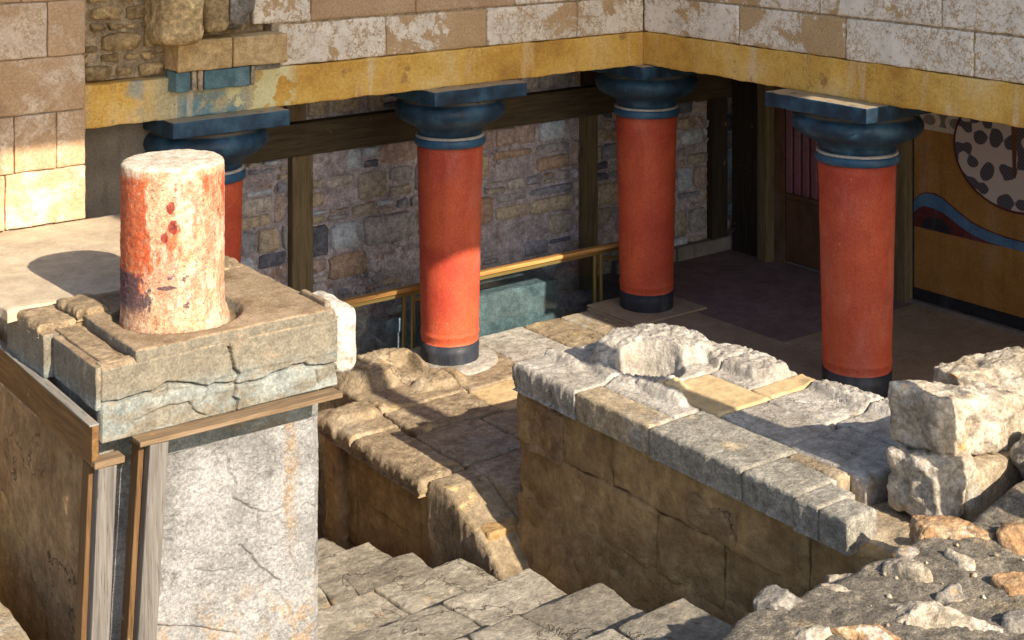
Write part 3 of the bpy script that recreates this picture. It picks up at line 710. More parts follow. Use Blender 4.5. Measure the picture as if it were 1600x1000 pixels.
beam('timber_post', (.16, 1.07, 2.0), (.16, 1.07, 2.42), .18, .12, 'dark_timber_z', bw, up=(0, 1, 0))
box('footing_stone', (.5, 1.0, -.05), (1.35, 1.12, .12), 'grey_plaster', bw, .01); box('footing_stone', (1.36, .98, -.05), (2.2, 1.12, .14), 'grey_plaster', bw, .01)

# ------------------------------------------------------------------ right wall: shuttered door and painted plaster
pw = thing('painted_wall', (2.3, -2, 0), 'painted plaster wall in ochre with a blue curve behind the right column', 'wall')
box('wall_core', (2.25, -9, -.2), (2.7, 1.0, 2.46), 'grey_plaster', pw)
box('ochre_panel', (2.222, -9, .137), (2.249, -1.43, 1.70), 'ochre_plaster', pw, .002)
box('dado_band', (2.215, -9, .0), (2.249, -1.43, .136), 'dado_black', pw, .002)
box('skirting', (2.13, -9, -.05), (2.21, -1.2, .03), 'grey_plaster', pw, .01)
box('white_band', (2.21, -9, 1.701), (2.249, -1.43, 1.745), 'pale_plaster', pw, .002)
box('frieze', (2.218, -9, 1.746), (2.249, -1.43, 2.42), 'grey_plaster', pw, .002)
def flat(name, pts, x, th, m, parent):
    """thin applied plaster shape on the wall plane, outline in (y, z)"""
    k = len(pts); v = [(x, a, b) for a, b in pts] + [(x + th, a, b) for a, b in pts]
    f = [tuple(range(k))] + [tuple(range(2 * k - 1, k - 1, -1))] + [(i, k + i, k + (i + 1) % k, (i + 1) % k) for i in range(k)]
    o = mesh(name, v, f, m, parent, smooth=False); return o
up_ = [(-1.432, .975), (-1.50, 1.045), (-1.56, 1.075), (-1.67, 1.085), (-1.76, 1.065), (-1.84, 1.02), (-1.96, .955), (-2.1, .89), (-2.28, .85), (-2.46, .83), (-2.65, .825), (-2.9, .85), (-3.1, .92), (-3.3, 1.02), (-3.5, 1.08), (-3.8, 1.08)]
lo_ = [(-1.432, .865), (-1.49, .925), (-1.56, .955), (-1.67, .95), (-1.76, .93), (-1.84, .90), (-1.96, .84), (-2.1, .785), (-2.28, .755), (-2.46, .745), (-2.65, .742), (-2.9, .76), (-3.1, .82), (-3.3, .92), (-3.5, .98), (-3.8, .98)]
flat('blue_curve', up_ + lo_[::-1], 2.214, .02, 'blue_plaster', pw)
flat('blue_outline', [(a, b + .012) for a, b in up_] + up_[::-1], 2.216, .02, 'oxblood_plaster', pw)
flat('oxblood_ground', lo_[:10] + [(-2.3, .735), (-1.432, .735)], 2.217, .02, 'oxblood_plaster', pw)
flat('black_core', [(-1.52, .737)] + [(-1.69 + .17 * math.cos(a), .737 + .13 * math.sin(a)) for a in np.linspace(.05, math.pi - .05, 14)][::-1][::-1] + [(-1.86, .737)], 2.2135, .02, 'dado_black', pw)
ell = lambda cy, cz, a, b, n=48: [(cy + a * math.cos(t_), cz + b * math.sin(t_)) for t_ in np.linspace(0, 2 * math.pi, n, endpoint=False)]
flat('disc_rim', ell(-2.56, 1.63, .665, .555), 2.206, .014, 'oxblood_plaster', pw)
flat('dappled_disc', ell(-2.56, 1.63, .64, .53), 2.201, .014, 'dappled_plaster', pw)
flat('disc_rim', ell(-4.3, 1.63, .665, .555), 2.206, .014, 'oxblood_plaster', pw)
flat('dappled_disc', ell(-4.3, 1.63, .64, .53), 2.201, .014, 'dappled_plaster', pw)
flat('disc_stripe', [(-2.60, 2.1), (-2.52, 2.1), (-2.545, 1.4), (-2.575, 1.4)], 2.198, .01, 'brown_door_paint', pw)
for k in range(9):
    yc = -1.62 - k * .30
    flat('scallop', ell(yc, 1.80, .125, .09, 28), 2.212, .014, 'pale_plaster', pw); flat('scallop_eye', ell(yc, 1.80, .07, .05, 20), 2.208, .014, 'grey_plaster', pw)
box('timber_jamb', (2.16, .53, -.01), (2.25, .97, 2.42), 'dark_timber_z', pw)
beam('timber_post', (2.15, .45, -.01), (2.15, .45, 2.42), .13, .14, 'old_timber_z', pw, up=(1, 0, 0))
box('door_jamb', (2.20, .235, -.01), (2.25, .385, 2.42), 'brown_door_paint', pw)
door = box('door_panel', (2.205, -1.19, .03), (2.249, .23, .70), 'brown_door_paint', pw, .012)
box('door_rail', (2.19, -1.19, .70), (2.249, .23, .76), 'brown_door_paint', door, .008)
box('door_back', (2.235, -1.19, .76), (2.249, .23, 2.42), 'dado_black', door)
for k in range(12):
    ya = .21 - k * .115
    box('shutter_slat', (2.195, ya - .085, .765), (2.232, ya, 2.42), 'purple_slat_paint', door, .006)
beam('timber_post', (2.16, -1.31, -.01), (2.16, -1.31, 2.42), .21, .12, 'old_timber_z', pw, up=(1, 0, 0))

# ------------------------------------------------------------------ red columns
def untrue(c):
    def d(v):
        w = v.copy(); r = v[:, :2] - np.array(c[:2]); k = 1 + (.008 * fbm(v, 2.2, 3) + .006 * fbm(v, 14, 3))
        w[:, :2] = np.array(c[:2]) + r * k[:, None]; w[:, 2] += .003 * fbm(v + 5, 6, 2); return w
    return d
def column(x, y, s, label, n=96):
    t = thing('red_column', (x, y, 0), label, 'column', 'red downward-tapering columns')
    c = (x, y, 0)
    lathe('base_band', [(.254 * s, .002), (.256 * s, .03), (.257 * s, .10), (.257 * s, .183)], c, 'black_band_paint', t, n, disp=untrue(c))
    sh = [(.252 * s, .184)] + [((.252 + (.289 - .252) * u) * s, .184 + (1.862 - .184) * u) for u in (0, .012, .03)]
    sh += [((.252 + .037 * .05 + .006) * s, .245), ((.252 + .037 * .06 + .007) * s, .262), ((.252 + .037 * .065 + .001) * s, .276)]
    sh += [((.252 + .037 * u) * s, .164 + 1.698 * u) for u in np.linspace(.075, 1, 26)]
    lathe('shaft', sh, c, 'red_column_paint', t, n, disp=untrue(c))
    cap = lathe('capital', [(.285 * s, 1.955), (.283 * s, 1.985), (.30 * s, 2.015), (.345 * s, 2.045), (.405 * s, 2.075), (.455 * s, 2.105), (.482 * s, 2.14), (.49 * s, 2.175), (.482 * s, 2.21), (.455 * s, 2.245), (.41 * s, 2.27), (.35 * s, 2.289)], c, 'blue_capital_paint', t, n, disp=untrue(c))
    lathe('neck_ring', [(.288 * s, 1.862), (.305 * s, 1.867), (.314 * s, 1.885), (.316 * s, 1.905), (.312 * s, 1.925), (.304 * s, 1.936)], c, 'blue_ring_paint', cap, n, disp=untrue(c))
    lathe('white_fillet', [(.302 * s, 1.936), (.305 * s, 1.945), (.300 * s, 1.953), (.285 * s, 1.957)], c, 'white_ring_paint', cap, n, disp=untrue(c))
    hw = .485 * s
    rbox('top_slab', (x - hw, y - hw, 2.290), (x + hw, y + hw, 2.409), 'blue_capital_paint', t, r=.007, res=.04, amp=.004, sc=9)
    return t
column(-4.62, -.05, .98, 'red column half hidden behind the broken column stump')
column(-2.335, -.05, .98, 'red column with a sunlit foot, between the pier and the corner column')
column(0, 0, 1.01, 'red column in full shade at the inner corner of the court')
column(-.085, -2.63, 1.08, 'biggest red column, in front of the painted wall at right')
rbox('column_plinth', (-.45, -.40, .0), (.42, .36, .022), 'floor_tan', None, r=.01, res=.06, amp=.002)
tag(bpy.data.objects['column_plinth'], 'thin tan plinth under the corner column', 'plinth')

# ------------------------------------------------------------------ glass railing behind the columns
gr = thing('glass_railing', (-1.6, .4, -.4), 'glass railing with wooden handrail and brass posts behind the columns', 'railing')
beam('handrail', (-4.4, .40, .527), (.2, .40, .527), .07, .035, 'handrail_timber', gr)
beam('rail_bar', (-4.4, .40, .485), (.2, .40, .485), .02, .04, 'brass_metal', gr)
for xa in (-2.515, -2.42, -.315, -.235, -4.2):
    beam('post', (xa, .40, -.55), (xa, .40, .465), .03, .03, 'brass_metal', gr, up=(0, 1, 0))
for xa in (-2.42, -.235):
    beam('post_bracket', (xa, .40, .42), (xa + .30, .40, .39), .015, .025, 'brass_metal', gr)
for a, b in ((-4.18, -2.53), (-2.40, -.33), (-.22, .15)):
    box('glass_pane', (a, .396, -.5), (b, .404, .46), 'pane_glass', gr, .001)
sb = rbox('stone_bench', (-2.1, .60, -.31), (-.60, 1.05, .24), 'green_slab', None, r=.02, res=.06, amp=.004); tag(sb, 'grey green stone bench behind the glass railing', 'bench')

# ------------------------------------------------------------------ terrace at the foot of the second column
ter = thing('terrace', (-2.4, -1.2, -1.3), 'eroded gypsum paving terrace at the foot of the second column', 'terrace')
def bumpf(X, Y, cx, cy, rx, ry, h, p=2.):
    d = (np.abs((X - cx) / rx) ** p + np.abs((Y - cy) / ry) ** p)
    return h * (1 - sstep(.35, 1.1, d))
def h_terr(X, Y):
    P = np.stack([X, Y, X * 0], 1)
    h = .012 * fbm(P, 3, 4) + .006 * fbm(P, 14, 3)
    m1 = bumpf(X, Y, -3.02, -.02, .42, .30, .12, 3.) + bumpf(X, Y, -2.72, -.42, .28, .2, .05) + bumpf(X, Y, -3.6, -.62, .30, .17, .035)
    cut = (1 - sstep(.10, .16, np.abs(X + 2.86))) * sstep(-.42, -.36, Y) * (1 - sstep(-.02, .08, Y))
    m1 = m1 * (1 - .75 * cut)
    rough = sstep(.015, .05, m1) * (1 - cut) + .6 * bumpf(X, Y, -2.95, -1.0, .28, .16, 1.) + .5 * bumpf(X, Y, -2.1, -.85, .3, .3, 1.) + .35 * sstep(-3.5, -3.75, X)
    return h + m1 + np.clip(rough, 0, 1) * .020 * (ridged(P * np.array([1, .55, 1]), 24, 2) + .5 * fbm(P, 8, 3))
TS = [(-3.90, -3.46, -1.02, -.40, 'gypsum_tan', .03), (-3.90, -3.50, -1.95, -1.035, 'gypsum_tan', .03), (-3.84, -3.47, -3.05, -1.965, 'gypsum_tan', .03),
      (-3.45, -2.62, -.72, .28, 'gypsum_tan', 0), (-2.61, -1.9, -.74, .27, 'gypsum_tan', 0), (-1.89, -1.30, -.6, .28, 'gypsum', 0), (-1.29, -.86, -.5, .28, 'gypsum_tan', 0), (-.85, -.49, -.5, .28, 'coping_tan', 0),
      (-3.44, -2.66, -1.22, -.735, 'gypsum_tan', 0), (-2.65, -2.2, -1.25, -.755, 'tan_mortar', 0), (-2.19, -1.55, -1.3, -.755, 'gypsum', 0), (-1.54, -.5, -1.3, -.62, 'gypsum_tan', 0),
      (-3.485, -2.9, -1.9, -1.24, 'coping_tan', 0), (-2.89, -2.15, -1.85, -1.27, 'coping_tan', 0), (-3.485, -2.6, -2.7, -1.91, 'coping_tan', 0), (-2.59, -1.7, -2.5, -1.87, 'gypsum_tan', 0), (-2.14, -.5, -1.86, -1.32, 'gypsum_tan', 0), (-1.69, -.5, -2.5, -1.87, 'coping_tan', 0)]
h_lip = lambda X, Y: h_terr(X, Y) - .42 * np.maximum(0, -2.15 - Y) - .35 * np.maximum(0, -2.6 - Y) * (X < -3.4)
for x0, x1, y0, y1, m, sd_ in TS:
    hslab('paving_slab', x0, x1, y0, y1, -.16 if x0 > -3.8 else (-.9 if y0 < -3 else -.12), h_lip if y0 < -3 else h_terr, m, ter, res=.016 if y1 > -1.4 or x0 < -3.8 else .04, r=.016 if not sd_ else .03, side=sd_ * .7)
box('core', (-3.44, -2.56, -1.5), (-.49, .30, -.07), 'mortar', ter)
lathe('column_foot', [(.42, -.02), (.415, .012), (.33, .022), (.27, .028)], (-2.335, -.05, 0), 'gypsum', ter, 40)
# the wall face under the terrace lip
rb = np.random.RandomState(3)
def block_wall(parent, x, y0, y1, z0, z1, rows, m, amp=.014, prow=.02, depth=.3, wmin=.5, wmax=.95):
    zs = np.linspace(z0, z1, rows + 1); zs[1:-1] += rb.uniform(-.06, .06, rows - 1)
    for r_ in range(rows):
        yy = y0 - rb.uniform(0, .3)
        while yy < y1:
            L = rb.uniform(wmin, wmax); a = max(yy, y0); b = min(yy + L, y1); yy += L
            if b - a < .08: continue
            pr = rb.uniform(0, prow)
            rbox('wall_block', (x - pr, a + .002, zs[r_] + .002), (x + depth, b - .002, zs[r_ + 1] - .002), m, parent, r=.014, res=.025, amp=amp, sc=3.5, spike=.006, spsc=12, tilt=(0, rb.uniform(-.04, .04)))
block_wall(ter, -3.77, -2.61, -.42, -1.3, -.15, 3, 'brown_masonry')
rbox('corner_post', (-3.86, -.78, -1.3), (-3.72, -.66, -.125), 'brown_plaster', ter, r=.02)

# ------------------------------------------------------------------ parapet with the column socket
par = thing('parapet', (-2.8, -4, -.3), 'broad eroded parapet beside the stairs with a column socket on top', 'wall')
Z0 = .92
def h_par(X, Y):
    P = np.stack([X, Y, X * 0], 1)
    h = Z0 + .008 * fbm(P, 3, 4) + .003 * fbm(P, 18, 3)
    wx = X + .03 * fbm(P + 8, 5, 3); wy = Y + .03 * fbm(P + 2, 5, 3)
    dx_, dy_ = wx + 2.90, wy + 3.22; dd = np.hypot(dx_, dy_) + 1e-6; ub = (dx_ * .79 + dy_ * .61) / dd; ur = (dx_ * .6 - dy_ * .8) / dd
    rim = (.03 + .09 * np.maximum(0, ub) ** .5) * sstep(.20, .22, dd) * (1 - sstep(.34, .42, dd - .20 * np.maximum(0, ub)))
    m = rim * (1 - sstep(.72, .85, ur))                                        # worn rim round the column socket
    m = np.maximum(m, bumpf(wx, wy, -3.25, -2.72, .06, .24, .03, 2.5))
    m = np.maximum(m, bumpf(wx, wy, -2.34, -3.54, .18, .32, .05, 4.))         # rough block to the right of the socket
    m = np.maximum(m, bumpf(wx, wy, -3.15, -3.58, .07, .26, .045, 3.))          # ridge in front of the socket
    m = np.maximum(m, bumpf(wx, wy, -2.24, -4.45, .12, .5, .035, 2.))
    sock = 1 - sstep(.20, .225, dd)
    m = m - .10 * sock
    rough = sstep(.015, .04, m) + .15 * sstep(.05, .3, fbm(P + 4, 3.5, 3)) * (1 - sock) + .3 * sstep(-2.3, -2.2, X) + .5 * sstep(-3.42, -3.52, X) * sstep(-3.25, -3.1, Y)
    rough = np.where((X < -2.5) & (Y < -3.35) & (m < .02), rough * .25, rough)
    return h + m + np.clip(rough, 0, 1) * .022 * (ridged(P * np.array([1, .55, 1]), 26, 2) + .5 * fbm(P, 8, 3))
PS = [(-3.56, -3.14, -3.225, -2.56, 'gypsum', .03), (-3.56, -3.35, -3.925, -3.235, 'coping_tan', .004), (-3.345, -3.125, -3.925, -3.235, 'gypsum', 0), (-3.575, -3.12, -4.70, -3.935, 'coping_grey', .008),
      (-3.58, -3.24, -5.095, -4.71, 'coping_grey', .008), (-3.60, -3.30, -5.27, -5.102, 'coping_grey', .008), (-3.60, -3.36, -5.47, -5.277, 'coping_grey', .008),
      (-3.125, -2.16, -3.48, -2.56, 'gypsum', .02), (-3.11, -2.64, -4.05, -3.49, 'tan_mortar', 0), (-2.63, -2.16, -3.86, -3.49, 'gypsum', .02),
      (-2.63, -2.16, -4.05, -3.87, 'tan_mortar', 0), (-3.10, -2.7, -4.62, -4.06, 'gypsum', 0), (-2.69, -2.16, -4.55, -4.06, 'gypsum', .02), (-3.12, -2.62, -5.2, -4.63, 'gypsum', 0), (-2.61, -2.14, -5.15, -4.56, 'gypsum', .02), (-3.23, -3.13, -5.09, -4.72, 'gypsum_tan', 0)]
for x0, x1, y0, y1, m, sd_ in PS:
    f_ = h_par if x0 > -3.35 or m == 'gypsum' else (lambda X, Y: Z0 + .006 * fbm(np.stack([X, Y, X * 0], 1), 3, 4) + .003 * fbm(np.stack([X, Y, X * 0], 1), 25, 3))
    hslab('coping_stone' if x0 < -3.36 else 'top_slab', x0, x1, y0, y1, .74, f_, m, par, res=.013, r=.012 if m != 'gypsum' else .02, side=sd_ * (.35 if m.startswith('coping') else .8), jag=.006)
box('core', (-3.46, -5.2, -.6), (-2.17, -2.62, .78), 'mortar', par)
for ya, yb, za, zb in ((-3.05, -2.72, .38, .70), (-4.62, -4.22, .44, .62)):
    rbox('render_patch', (-3.535, ya, za), (-3.45, yb, zb), 'brown_plaster', par, r=.012, res=.018, amp=.02, sc=7, spike=.006)
rbox('low_fill', (-3.45, -5.72, .2), (-2.16, -5.21, .78), 'gypsum_tan', par, r=.02, res=.03, amp=.02, sc=5, spike=.005)
block_wall(par, -3.50, -5.72, -2.58, -.62, .76, 4, 'brown_masonry', .020, .03)
rb = np.random.RandomState(9)
for k in range(4):
    rbox('end_block', (-3.49 + .33 * k + .005, -2.80, -.2), (-3.17 + .33 * k, -2.59, .76), 'brown_masonry', par, r=.03, amp=.014)
def batter(v):
    v = v.copy(); v[:, 0] += np.where(v[:, 0] < 0, .12 * np.clip((v[:, 2] - .55 + .45) / .6, 0, 1), 0); return v
rbox('battered_foot', (-3.615, -5.72, -1.2), (-3.42, -2.60, .10), 'brown_masonry', par, r=.02, res=.03, amp=.022, sc=4, spike=.008, spsc=8, warp=batter)

# ------------------------------------------------------------------ stairs climbing to the right
st = thing('stone_stairs', (-4.6, -3, -1.2), 'worn stone stairs with cracked treads between pier and parapet', 'stairs')
YN = [-.05, -.7, -1.30, -1.93, -2.56, -3.24, -3.90, -4.58, -5.9]; ZN = [-1.0, -.83, -.66, -.48, -.27, -.085, .085, .27]
rs = np.random.RandomState(21)
for i in range(8):
    y1, y0, z = YN[i], YN[i + 1], ZN[i]
    n = rs.choice([2, 3]); js = np.sort(np.r_[-5.52, -3.90 - rs.uniform(0, .06), rs.uniform(-5.05, -4.45, n - 1)])
    js = [js[0]] + [q for q, p in zip(js[1:-1], js[:-2]) if q - p > .2] + [js[-1]]
    sks = [0] + list(rs.uniform(-.22, .22, len(js) - 2)) + [rs.uniform(-.05, .05)]
    for k, (a, b) in enumerate(zip(js[:-1], js[1:])):
        def warp(v, s0=sks[k], s1=sks[k + 1], a=a, b=b, i=i):
            v = v.copy(); w = v[:, 0] / (b - a) + .5; yy = np.stack([v[:, 1] * 0 + i * 5, v[:, 1], v[:, 1] * 0], 1)
            v[:, 0] += v[:, 1] * (s0 * (1 - w) + s1 * w) + (1 - w) * .02 * fbm(yy + a * 7, 5, 3) + w * .02 * fbm(yy + b * 7, 5, 3); v[:, 1] += .035 * fbm(v * np.array([1, 0, 0]) + a * 9, 4, 5); return v
        e = rs.uniform(-.008, .012)
        rbox('tread', (a + .004, y0 - .05 * (i < 7), z - .2), (b - .004, y1 + e, z + rs.uniform(-.008, .005)), 'tread_stone', st, r=.016, res=.02, amp=.010, sc=3.5, spike=.003, spsc=14, tilt=(rs.uniform(-.008, .008), rs.uniform(-.01, .004)), warp=warp)
for i in range(8): box('riser_bed', (-5.50, YN[i + 1] - .0, -1.5), (-3.99, YN[i] - .03, ZN[i] - .06), 'brown_masonry', st, .01)
# ------------------------------------------------------------------ rubble wall top in the right foreground
rub = thing('rubble_wall', (-3.6, -6.8, -1), 'broken rubble wall top with stones set in dark mortar at lower right', 'wall')
def h_rub(X, Y):
    P = np.stack([X, Y, X * 0], 1)
    edge = -5.80 + .10 * fbm(P * np.array([1, 0, 0]), 2.2, 4)
    d = edge - Y
    dl = X + 5.42 + .08 * fbm(P * np.array([0, 1, 0]), 3, 3)
    return 1.0 + .05 * fbm(P, 1.6, 4) + .022 * fbm(P, 9, 4) + .006 * ridged(P, 30, 2) - .30 * (1 - sstep(-.06, .16, d)) - .3 * (1 - sstep(-.05, .14, dl)) + .18 * sstep(-3.2, -2.2, X)
hslab('mortar_bed', -5.5, -1.6, -8.6, -5.72, -.8, h_rub, 'rubble_mortar', rub, res=.017, r=.03, side=.03)
def rub_stone(x, y, half, m, rot=0, amp=.03, sc=5, up=-.022):
    z = float(h_rub(np.array([x]), np.array([y]))[0]) + up
    rock('rubble_stone', (x, y, z), half, m, rub, .02, 8, rot, res=.016, spike=.006, seed=int(abs(x * 977 + y * 131)))
RS = [(1215, 930, .12, .10, .09, 'limestone_grey', .4), (1450, 950, .30, .115, .07, 'limestone_pale', -.95), (1425, 888, .07, .12, .08, 'limestone_pale', .2), (1500, 868, .075, .07, .07, 'limestone_pale', .6),
      (1585, 905, .13, .08, .08, 'limestone_rust', -.6), (1480, 825, .22, .10, .08, 'limestone_rust', -.95), (1590, 838, .10, .10, .09, 'limestone_rust', .2), (1350, 985, .16, .08, .06, 'limestone_rust', -.8),
      (1262, 990, .10, .07, .06, 'limestone_pale', -.7), (1325, 870, .11, .06, .06, 'limestone_pale', -.4), (1265, 890, .13, .06, .05, 'limestone_grey', .1), (1485, 918, .08, .06, .05, 'limestone_grey', -.5), (1300, 905, .10, .05, .04, 'limestone_pale', -.9),
      (1420, 855, .08, .06, .05, 'limestone_grey', 0), (1500, 805, .10, .06, .05, 'limestone_pale', -.8), (1600, 960, .1, .08, .06, 'limestone_grey', .3), (1090, 985, .14, .08, .06, 'limestone_grey', .2), (1010, 995, .12, .1, .07, 'limestone_pale', .1), (1360, 830, .10, .05, .05, 'limestone_pale', -.2)]
A_ = math.radians(37.12)
def ground_pt(px, py, z):                      # used once to write down where the stones lie
    F = np.array([math.sin(A_), math.cos(A_)]); R = np.array([math.cos(A_), -math.sin(A_)])
    d = (4.33 - z) * 2270 / (py + 222); q = np.array([-9.482, -10.382]) + d * F + R * (px - 800) / 2270 * d
    return q
for px, py, a, b, c, m, r_ in RS:
    q = ground_pt(px, py, 1.03); rub_stone(q[0], q[1], (a, b, c), m, r_)
rbox('masonry_base', (-2.13, -5.71, -.4), (-.75, -4.78, .80), 'brown_masonry', rub, r=.03, res=.05, amp=.03, sc=4)
# pebbles in the mortar
rp = np.random.RandomState(2); V = []; Fc = []
for k in range(140):
    x, y = rp.uniform(-5.3, -2), rp.uniform(-8, -5.95); s = rp.uniform(.006, .02)
    z = float(h_rub(np.array([x]), np.array([y]))[0]); b = len(V)
    for dx, dy, dz in ((1, 0, 0), (0, 1, 0), (-1, 0, 0), (0, -1, 0), (0, 0, .8), (0, 0, -.8)):
        V.append((x + dx * s * rp.uniform(.6, 1.3), y + dy * s * rp.uniform(.6, 1.3), z + .3 * s + dz * s))
    Fc += [tuple(b + i for i in q) for q in ((0, 1, 4), (1, 2, 4), (2, 3, 4), (3, 0, 4), (1, 0, 5), (2, 1, 5), (3, 2, 5), (0, 3, 5))]
o = mesh('pebbles', V, Fc, 'limestone_pale', rub); o['kind'] = 'stuff'

# boulders and blocks piled at the end of the parapet
b1 = rbox('stone_block', (-3.0, -5.58, 1.03), (-2.08, -5.26, 1.34), 'limestone_pale', None, r=.035, res=.016, amp=.028, sc=6, spike=.016, spsc=10, seed=12, tilt=(-.24, 0)); tag(b1, 'squarish pitted pale block, topmost beside the parapet end', 'block', 'blocks piled at the parapet end')
b2 = rock('boulder', (-1.38, -5.0, .95), (.56, .25, .20), 'limestone_pale', None, .05, 4, -.4, res=.022, spike=.014, spsc=12, seed=14, tilt=(.05, 0), sq=.7); tag(b2, 'rear boulder at the right frame edge, half in shadow', 'boulder', 'boulders at the right edge')
b3 = rock('boulder', (-2.30, -5.72, 1.02), (.18, .15, .13), 'limestone_grey', None, .03, 7, .2, res=.016, spike=.012, seed=15); tag(b3, 'small grey speckled boulder at the right frame edge', 'boulder', 'boulders at the right edge')
b4 = rbox('stone_block', (-3.09, -5.64, .80), (-2.78, -5.32, 1.12), 'limestone_pale', None, r=.03, res=.018, amp=.03, sc=7, spike=.014, spsc=18, seed=16); tag(b4, 'rough upright block under the pitted boulder', 'block')
b5 = rbox('stone_block', (-2.84, -5.66, .60), (-2.1, -5.36, 1.03), 'coping_tan', None, r=.03, res=.03, amp=.012, seed=17); tag(b5, 'squared tan block in shade under the pitted boulder', 'block')

# ------------------------------------------------------------------ pier with the broken column
pier = thing('pier', (-6.1, -2.4, -1.3), 'tall plastered stone pier with a cracked slab top at left', 'pier')
CX, CY, ZT = -6.156, -2.905, 1.83
rbox('plaster_core', (-6.42, -3.09, -1.5), (-5.48, -1.2, 1.38), 'brown_plaster', pier, r=.03, res=.06, amp=.02, sc=2.2)
def PX(px, py, yp=-3.356):   # point on the front plane of the pier
    D = (yp + 10.382); F = np.array([math.sin(A_), math.cos(A_)]); R = np.array([math.cos(A_), -math.sin(A_)])
    d = F + R * (px - 800) / 2270; t_ = D / d[1]; return (-9.482 + d[0] * t_, 4.33 - t_ * (py + 222) / 2270)
SC = [[(145, 632), (185, 628), (215, 618), (240, 612), (262, 598), (300, 600), (326, 606), (338, 600), (354, 601), (370, 597), (375, 587), (366, 576), (360, 548), (355, 534)],
      [(372, 603), (414, 593), (426, 585), (448, 578), (460, 572), (478, 569), (482, 573), (510, 571), (534, 566)], [(370, 598), (369, 612), (365, 623), (374, 626), (371, 639)], [(326, 606), (324, 618), (316, 630)],
      [(262, 598), (260, 615), (254, 632)], [(210, 660), (240, 645), (262, 636), (296, 630), (306, 645), (322, 650)], [(495, 580), (497, 600)], [(524, 570), (530, 590)]]
SC = [[PX(*p) for p in c] for c in SC]
def h_slab(a, b):
    x = -6.73 + a; z = 1.40 + b; P = np.stack([x, x * 0, z], 1)
    wob = .006 * fbm(P, 20, 3)
    h = .010 * fbm(P, 5, 4) + .004 * fbm(P, 25, 3)
    for k, c in enumerate(SC):
        d = poly_dist(x + wob, z + wob, c); w = .0055 if k < 3 else .0038
        h = h - (.045 if k < 3 else .025) * np.exp(-(d / w) ** 2)
    h = h - .006 * sstep(1.60, 1.58, z + .02 * fbm(P + 2, 4, 3)) - .03 * (1 - sstep(0, .03, 1.79 - z))
    return h
relief('slab_face', (-6.73, -3.356, 1.40), (1, 0, 0), (0, 0, 1), (0, -1, 0), 1.35, .385, .0045, h_slab, 'pier_slab_stone', pier, .09)
rbox('slab_body', (-6.725, -3.27, 1.37), (-5.40, -2.4, 1.765), 'pier_slab_stone', pier, r=.02, res=.04, amp=.008)
rbox('slab_side_piece', (-6.755, -3.33, 1.56), (-6.68, -2.72, 1.775), 'pier_slab_stone', pier, r=.006, res=.02, amp=.007, sc=6)
rbox('slab_side_piece', (-6.80, -2.70, 1.55), (-6.68, -2.1, 1.78), 'pier_slab_stone', pier, r=.008, res=.02, amp=.009, sc=5)
rbox('ledge_strip', (-6.715, -3.32, 1.755), (-6.60, -2.5, 1.79), 'pier_top_stone', pier, r=.008, res=.03, amp=.004)
def h_top(X, Y):
    P = np.stack([X, Y, X * 0], 1); rr = np.hypot(X - CX - .03, Y - CY)
    return ZT + .006 * fbm(P, 4, 4) + .002 * fbm(P, 30, 2) - .05 * (1 - sstep(.335, .35, rr + .015 * fbm(P, 6, 3)))
hslab('top_slab', -6.555, -5.40, -3.352, -2.30, 1.75, h_top, 'pier_slab_stone', pier, res=.012, r=.006, side=.004, jag=.006)
hslab('edge_slab', -6.80, -6.56, -2.62, -2.0, 1.75, lambda X, Y: ZT - .015 + .012 * fbm(np.stack([X, Y, X * 0], 1), 7, 3), 'pier_top_stone', pier, res=.014, r=.012, side=.01, jag=.03)
hslab('raised_flag', -6.60, -6.41, -2.64, -2.36, 1.80, lambda X, Y: ZT + .035 + .010 * fbm(np.stack([X, Y, X * 0], 1), 8, 3), 'pier_top_stone', pier, res=.012, r=.012, side=.014, jag=.03)
hslab('floor_flag', -6.86, -5.46, -2.29, -.54, 1.76, lambda X, Y: ZT - .006 + .004 * fbm(np.stack([X, Y, X * 0], 1), 3, 3), 'floor_screed', pier, res=.035, r=.006, side=.0, jag=.02)
box('floor_core', (-6.70, -2.3, 1.2), (-5.5, -.3, 1.74), 'mortar', pier)
box('back_wall', (-6.65, -2.3, -1.5), (-5.52, -.6, 1.25), 'brown_masonry', pier)
for k in range(5):                                             # ragged right edge
    yk = -2.28 + k * .34
    rbox('edge_stone', (-5.56, yk, 1.66), (-5.42 + RNG.uniform(-.03, .03), yk + .335, ZT + RNG.uniform(-.012, .004)), 'pier_top_stone', pier, r=.008, res=.018, amp=.014, sc=9, spike=.004)
rbox('edge_strip', (-5.425, -3.30, 1.81), (-5.395, -3.02, 1.855), 'pier_slab_stone', pier, r=.008, res=.02, amp=.008)
rbox('corner_stone', (-5.40, -3.36, 1.43), (-5.235, -2.95, 1.825), 'white_stone', pier, r=.07, res=.018, amp=.010, sc=6)
PC = [[(1020, 200), (1020, 250), (1060, 300), (1040, 370), (1100, 400), (1150, 420), (1155, 490)], [(1070, 575), (1120, 620), (1150, 670), (1200, 700), (1250, 740), (1250, 780)], [(770, 710), (800, 770), (810, 860), (825, 920)],
      [(680, 935), (800, 940), (900, 950), (1050, 975)], [(1160, 430), (1210, 430), (1280, 405)], [(1290, 610), (1330, 680), (1300, 760)], [(1370, 390), (1420, 420)], [(490, 610), (560, 595), (700, 540), (770, 560)], [(870, 685), (920, 695), (1000, 690)], [(1260, 820), (1300, 870), (1310, 930)]]
PC = [[PX(a / 2.857, 650 + b / 2.857, -3.13) for a, b in c] for c in PC]
